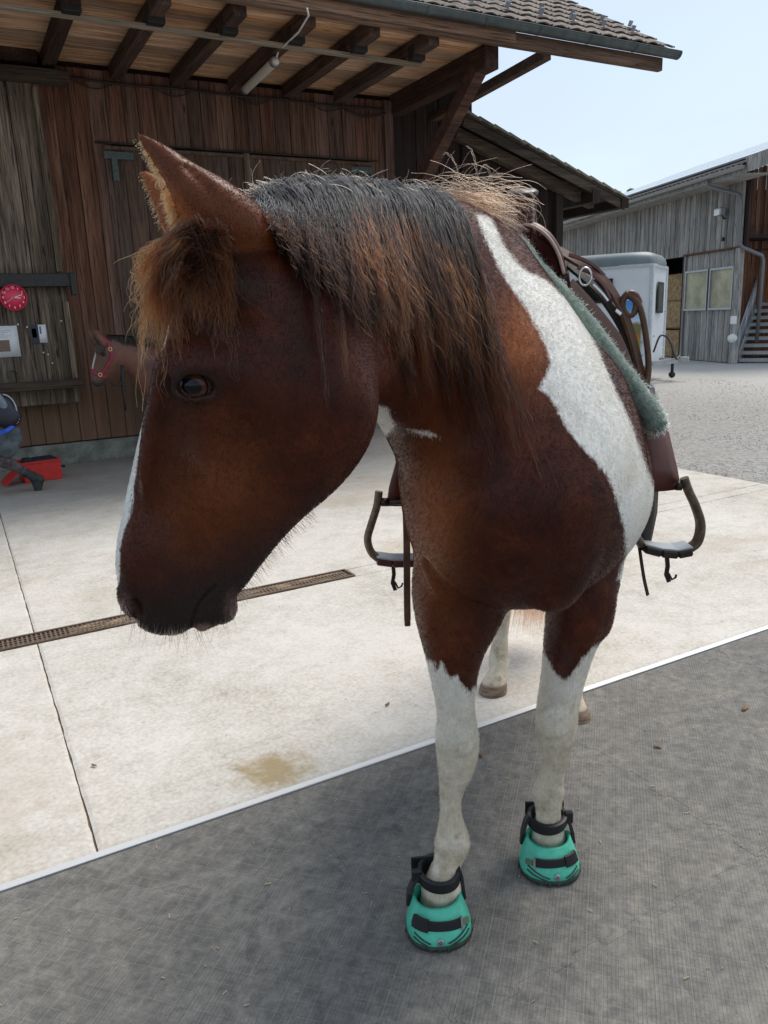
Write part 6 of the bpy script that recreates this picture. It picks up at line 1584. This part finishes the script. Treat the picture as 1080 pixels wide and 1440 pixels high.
def poster_mat():
    n = NT('landscape_poster'); s = n.n('SeparateXYZ'); n.L(n.n('NewGeometry').outputs['Position'], s.inputs[0]); P = n.n('NewGeometry').outputs['Position']
    z = n.math('ADD', s.outputs['Z'], n.math('MULTIPLY', n.math('SUBTRACT', n.noise(P, 5, 3), .5), .12))
    c = n.ramp(n.math('DIVIDE', n.math('SUBTRACT', z, .62), .95), [(0, (.30, .32, .04)), (.22, (.20, .26, .05)), (.30, (.45, .12, .05)), (.38, (.14, .16, .05)), (.52, (.18, .16, .06)), (.58, (.55, .65, .75)), (.8, (.10, .34, .72)), (1, (.06, .22, .60))]); n.col(c); n.bs(Roughness=.4); return n.m
b = MB(); b.box(T(-.034, .36, 1.09), (.006, .40, .95), (d1, d2, UP)); b.build('landscape_poster', poster_mat(), tr)
M_ylet = NT('yellow_print').col((.85, .75, .05)).bs(Roughness=.4).m
rm = Matrix((-d2, UP, -d1)).transposed().to_euler()
text('ch', .15, T(-.039, .30, 1.36), rm, M_ylet, tr)
b = MB()
for z in (.55, .8, 1.05, 1.3): b.lathe(T(-.035, .13, z), [(.001, .012), (.022, .010), (.026, -.005)], 10, -d1)
for (a, z) in ((.25, .9), (1.45, 1.35), (1.4, .95), (1.45, .6), (1.3, .45)): b.lathe(T(a, -.035, z), [(.001, .012), (.022, .010), (.026, -.005)], 10, -d2)
b.build('lashing_button', M_zinc2, tr)
b = MB()
for (a, b2) in ((.02, 1.2), (.02, 1.95), (LW_-.02, 1.2), (LW_-.02, 1.95)):
    w_ = link('wheel', MB().lathe(T(a+(-.12 if a < 1 else .12), b2, .31), [(.18, -.09), (.29, -.095), (.315, -.07), (.315, .07), (.29, .095), (.18, .09)], 28, d1).mesh('wheel'), M_black, tr)
    MB().lathe(T(a+(-.12 if a < 1 else .12), b2, .31), [(.001, -.05), (.06, -.06), (.12, -.04), (.18, -.085), (.18, .05), (.001, .05)], 20, d1).build('rim', M_zinc2, w_)
b = MB(); b.beam(T(.3, 0, .38), T(LW_/2, -.42, .40), .07, .09); b.beam(T(LW_-.3, 0, .38), T(LW_/2, -.42, .40), .07, .09); b.box(T(LW_/2, -.5, .42), (.1, .22, .1), (d1, d2, UP), ch=.01); b.build('drawbar', M_zinc2, tr)
b = MB(); b.cyl(T(LW_/2+.1, -.30, .12), T(LW_/2+.1, -.30, .62), .03, 10); b.lathe(T(LW_/2+.1, -.30, .12), [(.001, -.03), (.055, -.03), (.065, 0), (.055, .03), (.001, .03)], 16, d1); b.build('jockey_wheel', M_black, tr)
b = MB(); b.tube([Vector(p) for p in crom([tuple(T(.1, -.06, .6)), tuple(T(.2, -.16, .9)), tuple(T(.35, -.3, .8)), tuple(T(.6, -.4, .45)), tuple(T(.8, -.45, .5))], 6)], .018, 6); b.build('cable', M_black, tr)
place(tr, tuple(T0))

# ------------------------------------------------------------------ red grooming box by the wall
rb_ = empty('grooming_box', label='open bright red plastic grooming box on the ground by the barn', cat='box')
M_redp = simple('red_plastic', (.55, .022, .018), .4, var=.15, scale=14)
BX = HZ(62, 676, .02); by = Vector((1, .12, 0)).normalized(); bz_ = Vector((-.12, 1, 0))
def Bx(a, b2, z): return BX+by*a+bz_*b2+UP*z
W2, D2, H2 = .34, .22, .19; b = MB()
for (a, b2, w_, d_) in ((0, 0, W2, .012), (0, D2, W2, .012)): b.box(Bx(a, b2, H2/2), (w_, d_, H2), (by, bz_, UP), ch=.003)
for a in (-W2/2, W2/2): b.box(Bx(a, D2/2, H2/2), (.012, D2-.014, H2), (by, bz_, UP), ch=.003)
b.box(Bx(0, D2/2, .008), (W2-.014, D2-.014, .014), (by, bz_, UP)); b.build('box_body', M_redp, rb_)
b = MB(); b.box(Bx(0, -.004, H2-.004), (W2+.03, .022, .022), (by, bz_, UP), ch=.004); b.box(Bx(0, D2+.004, H2-.004), (W2+.03, .022, .022), (by, bz_, UP), ch=.004); b.build('rim', M_redp, rb_)
b = MB(); b.box(Bx(.04, .13, .17), (.22, .12, .08), (by, (bz_+UP*.3).normalized(), (UP-bz_*.3).normalized()), ch=.02); b.box(Bx(-.10, .12, .19), (.10, .16, .06), (by, bz_, UP), ch=.02); b.build('brushes', simple('dark_navy_brush', (.012, .014, .03), .7), rb_)
b = MB(); b.box(Bx(-.28, .03, .08), (.20, .26, .014), ((by*.75+UP*.65).normalized(), bz_, (UP*.75-by*.65).normalized()), ch=.004); b.build('lid', M_redp, rb_)
b = MB(); b.box(Bx(.215, .1, .10), (.03, .05, .02), (by, bz_, UP), ch=.004); b.build('handle', M_black, rb_)
place(rb_, tuple(BX))

# ------------------------------------------------------------------ bay horse tied at the barn
YB = 8.2
def W2p(x, y, off=0.0): p = HY(x, y, YB); p.y += off; return p
def wst(T_, B_, w, a=0): return (W2p(*T_), W2p(*B_), w, a)
bp = []
bp += sweep([wst((148, 472), (176, 498), .07), wst((139, 481), (177, 516), .085), wst((135, 495), (168, 529), .075), wst((131, 511), (154, 536), .055), wst((128, 526), (146, 541), .045), wst((128, 535), (143, 543), .042)], .02, n=3, endr=.035)
bp += sweep([wst((156, 471), (172, 512), .065), wst((180, 472), (186, 532), .075), wst((208, 479), (206, 560), .10), wst((232, 488), (226, 592), .15)], .04, n=3)
def BW(x, z, y=0): return Vector((x, YB+y, z))
bp += sweep([(BW(1.84, 1.22), BW(1.86, .78), .15), (BW(2.0, 1.36), BW(2.02, .66), .21), (BW(2.3, 1.40), BW(2.3, .60), .25), (BW(2.8, 1.36), BW(2.8, .60), .28), (BW(3.2, 1.38), BW(3.2, .70), .25), (BW(3.5, 1.26), BW(3.48, .84), .16)], .05, n=2)
for (x, y, fr2) in ((1.95, -.13, 1), (2.02, .13, 1), (3.28, -.13, 0), (3.20, .14, 0)):
    if fr2: pts = [(0, .85, .09), (0, .62, .062), (.01, .42, .042), (.0, .36, .040), (.01, .14, .032), (.0, .10, .034), (-.03, .04, .042), (-.035, .015, .05)]
    else: pts = [(.05, .95, .15), (-.03, .72, .10), (.10, .50, .048), (.09, .42, .042), (.06, .14, .032), (.06, .10, .036), (.03, .04, .042), (.02, .015, .05)]
    bp += chain([BW(x+a, z, y) for a, z, r in pts], [Vector((r, 0, 0)) for _, _, r in pts], [r*.85 for _, _, r in pts], .04, n=1)
for (dx, dy) in ((0, -.05), (-9, .05)):
    bp += sweep([(W2p(138+dx*.9, 482, dy), W2p(152+dx*.9, 482, dy), .045), (W2p(134+dx*.9, 475, dy), W2p(145+dx*.9, 476, dy), .040), (W2p(131+dx*.9, 464, dy), W2p(136+dx*.9, 466, dy), .018)], .01, n=2)
bme, bv_ = mesh_sdf(bp, 'bay_coat', .0115)
nb_ = len(bme.vertices); bco = np.empty(nb_*3, np.float32); bme.vertices.foreach_get('co', bco); bco = bco.reshape(-1, 3); bx_, by2, bz2 = project(bco)
set_attr(bme, 'blaze', np.where((bx_ < 200), poly_sd(bx_, by2, [(131, 488), (137, 492), (131, 520), (127, 522), (126, 505)]), -9))
set_attr(bme, 'points', np.clip(np.maximum(np.clip((by2-531)/9, 0, 1)*(bx_ < 160)*(bco[:, 2] > .7), np.clip((.55-bco[:, 2])/.15, 0, 1)), 0, 1))
def bay_mat():
    n = NT('bay_coat'); P = n.n('NewGeometry').outputs['Position']; f = n.noise(P, 6, 4); c = n.ramp(f, [(.3, (.065, .020, .011)), (.7, (.17, .060, .031))])
    c = n.mix(n.attr('points'), c, (.022, .020, .024)); c = n.mix(n.ramp(n.attr('blaze'), [(.0, 0), (1, 1)]), c, (.62, .58, .54)); n.col(c); n.bs(Roughness=.42); n.b.inputs['Sheen Weight'].default_value = .2; return n.m
bay = empty('bay_horse', label='bay horse with white blaze and red halter standing by the barn wall', cat='horse')
link('body', bme, bay_mat(), bay)
b = MB(); e_ = W2p(143, 498, -.085); b.lathe(e_, [(.0001, .02), (.014, .016), (.02, 0), (.014, -.016), (.0001, -.02)], 14, (0, 1, 0)); b.build('eye', NT('bay_eye').col((.008, .006, .006)).bs(Roughness=.08).m, bay)
BM = []
for i in range(900):
    t = rg.rand(); x0 = 150+t*90; y0 = 471+t*t*14; p = np.array(W2p(x0, y0, -.03+rg.randn()*.01)); L = rg.uniform(.05, .11)*(1 if t > .1 else .8); BM.append(np.array([p+np.array([.3*L*k/4+rg.randn()*.004, -.03*math.sin(k/4*2), .012*math.sin(k*.9)-L*(k/4)**1.3]) for k in range(5)]))
for i in range(260):
    p = np.array(W2p(rg.uniform(136, 150), 474+rg.rand()*3, -.05)); L = rg.uniform(.05, .16); BM.append(np.array([p+np.array([-.35*L*k/4, -.03*math.sin(k/4*2), -L*(k/4)**1.3]) for k in range(5)]))
hair('mane', hair_mat('black_mane_hair', (.004, .004, .005), (.006, .006, .008), (.03, .02, .018)), bay, BM, .003, .0015)
TS2 = []
for i in range(500):
    p = np.array(BW(3.52, 1.12, rg.randn()*.02)); TS2.append(np.array([p+np.array([.12*math.sin(k/6*3)+rg.randn()*.01*k/6, rg.randn()*.01, -.11*k]) for k in range(7)]))
hair('tail', bpy.data.materials['black_mane_hair'], bay, TS2, .003, .001)
hal = empty('halter', label='crimson halter with brass fittings on the bay horse\'s head', cat='halter')
M_hal = simple('crimson_webbing', (.26, .018, .045), .6, var=.2); M_brass = simple('brass', (.75, .52, .30), .3, .9)
def face(x, y, o_=-.0): 
    d = ray(x, y).normalized(); return None
bbv = BVHTree.FromPolygons([tuple(v) for v in bco.tolist()], [tuple(p.vertices) for p in bme.polygons])
def bsurf(x, y, lift=.012):
    d = ray(x, y).normalized(); r = bbv.ray_cast(cC, d)
    return cC+d*((r[3] if r[0] is not None else (W2p(x, y)-cC).length)-lift)
def hstrap(pts, w=.028):
    P_ = [bsurf(x, y) for x, y in pts]; b = MB(); b.strap(P_, (0, -1, 0), w, .008); return b.build('strap', M_hal, hal)
hstrap([(147, 475), (152, 482), (155, 490), (157, 498), (156, 506)], .024); hstrap([(156, 506), (150, 516), (144, 524), (141, 528)]); hstrap([(141, 528), (136, 526), (130, 522), (128, 519)]); hstrap([(156, 506), (159, 500), (156, 493)]); hstrap([(141, 528), (146, 530), (150, 528)])
for (x, y) in ((155, 491), (141, 527)): b = MB(); c_ = bsurf(x, y, .02); b.tube([c_+Vector((.016*math.cos(t), 0, .018*math.sin(t))) for t in [i*.6 for i in range(12)]], .005, 6); b.build('ring', M_brass, hal)
b = MB(); ptsr = [(172, 513), (172.5, 530), (173, 545), (175, 560), (176.5, 578)]; b.tube([HY(x, y, 8.05) for x, y in ptsr], [.018, .015, .012, .010, .014], 8); b.tube([HY(x, y, 8.05) for x, y in ((173, 535), (169, 543), (163, 542), (156, 539))], .009, 6); b.build('lead_rope', M_blackcable, label='black lead rope hanging beside the bay horse\'s neck', cat='rope')

# ------------------------------------------------------------------ person walking out of the frame at the left
YP = 7.55
def PW(x, y, off=0.0): p = HY(x, y, YP); p.y += off; return p
per = empty('person', label='person in grey-blue jacket striding out of the picture at left', cat='person')
hip = Vector((.02, YP, .98)); 
kneeR = PW(6, 648); ankR = PW(48, 671); toeR = PW(54, 694)
kneeL = Vector((-.22, YP+.12, .52)); ankL = Vector((-.30, YP+.12, .10)); toeL = Vector((-.50, YP+.12, .03))
def cc(pts, rs, k=.03): return chain([Vector(p) for p in pts], [Vector((r, 0, 0)) for r in rs], [r*.92 for r in rs], k, n=2)
def rc(p, q, a, b2, k=.03): return [cap(p, q, a, b2, k)]
trz = rc(hip+Vector((-.02, -.07, 0)), kneeR, .095, .062)+rc(kneeR, ankR+(kneeR-ankR)*.12, .054, .034)+rc(hip+Vector((-.05, .07, 0)), kneeL, .095, .062)+rc(kneeL, ankL+Vector((0, 0, .06)), .060, .042)+rc(hip+Vector((-.03, -.05, .06)), hip+Vector((-.03, .05, .06)), .11, .11, .05)
tme_, _ = mesh_sdf(trz, 'trousers', .012)
def cloth(name, lo, hi, sc=14):
    n = NT(name); P = n.n('NewGeometry').outputs['Position']; f = n.noise(P, sc, 6, .65, .4); n.col(n.ramp(f, [(.35, lo), (.65, hi)])); n.bs(Roughness=.9); n.bump(n.noise(P, 9, 3, .5, 1.2), .6, .02); return n.m
link('trousers', tme_, cloth('muddy_breeches', (.035, .028, .035), (.15, .115, .115), 22), per)
chst = Vector((-.12, YP, 1.38)); jk = rc(hip+Vector((-.03, 0, .02)), chst, .135, .165, .05)+rc(chst+Vector((0, -.13, .04)), chst+Vector((0, .13, .04)), .10, .10, .06)
elR = Vector((.13, YP-.22, 1.14)); haR = PW(6, 572, -.2); elL = Vector((-.26, YP+.22, 1.12)); haL = Vector((-.42, YP+.2, 1.02))
jk += rc(chst+Vector((.0, -.19, .06)), elR, .065, .055)+rc(elR, haR+(elR-haR)*.05, .052, .045)+rc(chst+Vector((0, .19, .06)), elL, .065, .055)+rc(elL, haL, .052, .04)
jme, _ = mesh_sdf(jk, 'jacket', .012); link('jacket', jme, cloth('grey_blue_jacket', (.085, .11, .13), (.21, .255, .285)), per)
hd = chst+Vector((-.05, 0, .34)); sk = [ell(hd, UP, (1, 0, 0), .125, .095, .078, .02), ell(hd+Vector((-.03, 0, -.06)), UP, (1, 0, 0), .06, .06, .05, .03)]+rc(chst+Vector((-.02, 0, .12)), hd, .055, .052)
sk += rc(hd+Vector((-.095, 0, .01)), hd+Vector((-.112, 0, -.025)), .010, .014, .012)+[ell(hd+Vector((-.088, 0, -.062)), (0, 1, 0), UP, .024, .008, .01, .008)]
for s_ in (-1, 1): sk += [ell(hd+Vector((.005, s_*.078, -.01)), UP, (1, 0, 0), .032, .02, .012, .008)]; sk += [ell(hd+Vector((-.085, s_*.03, .015)), (0, 1, 0), UP, .014, .008, .01, .006, 'sub')]
sk += rc(chst, chst+Vector((0, 0, -.1)), .05, .05)
def hand(w, d):
    d = Vector(d).normalized(); s_ = d.cross(Vector((0, 1, 0))).normalized(); o = [ell(w+d*.05, d, s_, .05, .038, .016, .012)]
    for k, (of, L) in enumerate(((-.03, .06), (-.01, .072), (.01, .068), (.029, .052))):
        a = w+d*.085+s_*of; m_ = a+d*L*.55+Vector((0, -.010, 0)); o += [cap(a, m_, .0085, .008, .006), cap(m_, m_+d*L*.4+Vector((0, -.022, 0)), .008, .0065, .004)]
    a = w+d*.02+s_*-.035; o += [cap(a, a+d*.04-s_*.028, .011, .010, .008), cap(a+d*.04-s_*.028, a+d*.065-s_*.03, .010, .008, .006)]; return o
sk += hand(haR, haR-elR)+hand(haL, haL-elL)
# arms inside the sleeves keep the skin one body
sk += rc(chst, chst+Vector((0, -.19, .05)), .05, .04)+rc(chst+Vector((0, -.19, .05)), elR, .04, .035)+rc(elR, haR, .035, .026)+rc(chst, chst+Vector((0, .19, .05)), .05, .04)+rc(chst+Vector((0, .19, .05)), elL, .04, .035)+rc(elL, haL, .035, .026)
sme, _ = mesh_sdf(sk, 'skin', .007); link('body', sme, simple('skin', (.42, .24, .17), .55, var=.1), per)
hr = MB(); hme2, _ = mesh_sdf([ell(hd+Vector((.018, 0, .03)), UP, (1, 0, 0), .115, .098, .088, .02), ell(hd+Vector((.09, 0, -.06)), UP, (1, 0, 0), .10, .03, .035, .03)], 'hair_shape', .01); link('hair', hme2, simple('brown_hair', (.06, .035, .02), .6), per)
for (ank, toe) in ((ankR, toeR), (ankL, toeL)):
    dd_ = (toe-ank); up_ = (kneeR-ankR).normalized() if ank is ankR else UP
    shoe = rc(ank+up_*.09, ank, .040, .040, .02)+rc(ank, toe-dd_.normalized()*.02, .038, .026, .02)+(rc(ank, PW(57, 674), .038, .030, .02)+rc(PW(57, 674), toe, .030, .024, .02) if ank is ankR else [])
    m_, _ = mesh_sdf(shoe, 'shoe', .008); link('shoe', m_, simple('muddy_black_shoe', (.028, .030, .030), .7, var=.5, scale=30), per)
bag = empty('waist_bag', label='dark bag with pale piping and blue band at the walker\'s hip', cat='bag')
bp_ = PW(4, 575, -.17); m_, _ = mesh_sdf([ell(bp_, UP, (1, 0, 0), .14, .10, .07, .02), ell(bp_+Vector((.03, 0, -.06)), UP, (1, 0, 0), .10, .10, .08, .04)], 'bag', .01); link('pouch', m_, simple('navy_nylon', (.014, .015, .03), .45, var=.4, scale=9), bag)
b = MB(); b.tube([bp_+Vector((.095*math.cos(t), -.045, .14*math.sin(t))) for t in [-1.5+i*.25 for i in range(13)]], .006, 6); b.build('piping', simple('pale_piping', (.45, .42, .42), .5), bag)
b = MB(); b.strap([PW(-20, 612, -.17), PW(-5, 606, -.22), PW(6, 602, -.25), PW(16, 596, -.22), PW(19, 592, -.17)], (0, -1, 0), .035, .008); b.build('blue_band', simple('blue_band', (.02, .09, .55), .5), bag)
m_, _ = mesh_sdf([ell(PW(18, 612, -.05), UP, (1, 0, 0), .12, .07, .06, .02), ell(PW(8, 618, -.05), UP, (1, 0, 0), .16, .10, .07, .03)], 'jacket_tail', .01); link('jacket_tail', m_, cloth('dark_grey_quilt', (.05, .065, .075), (.13, .155, .17)), per)
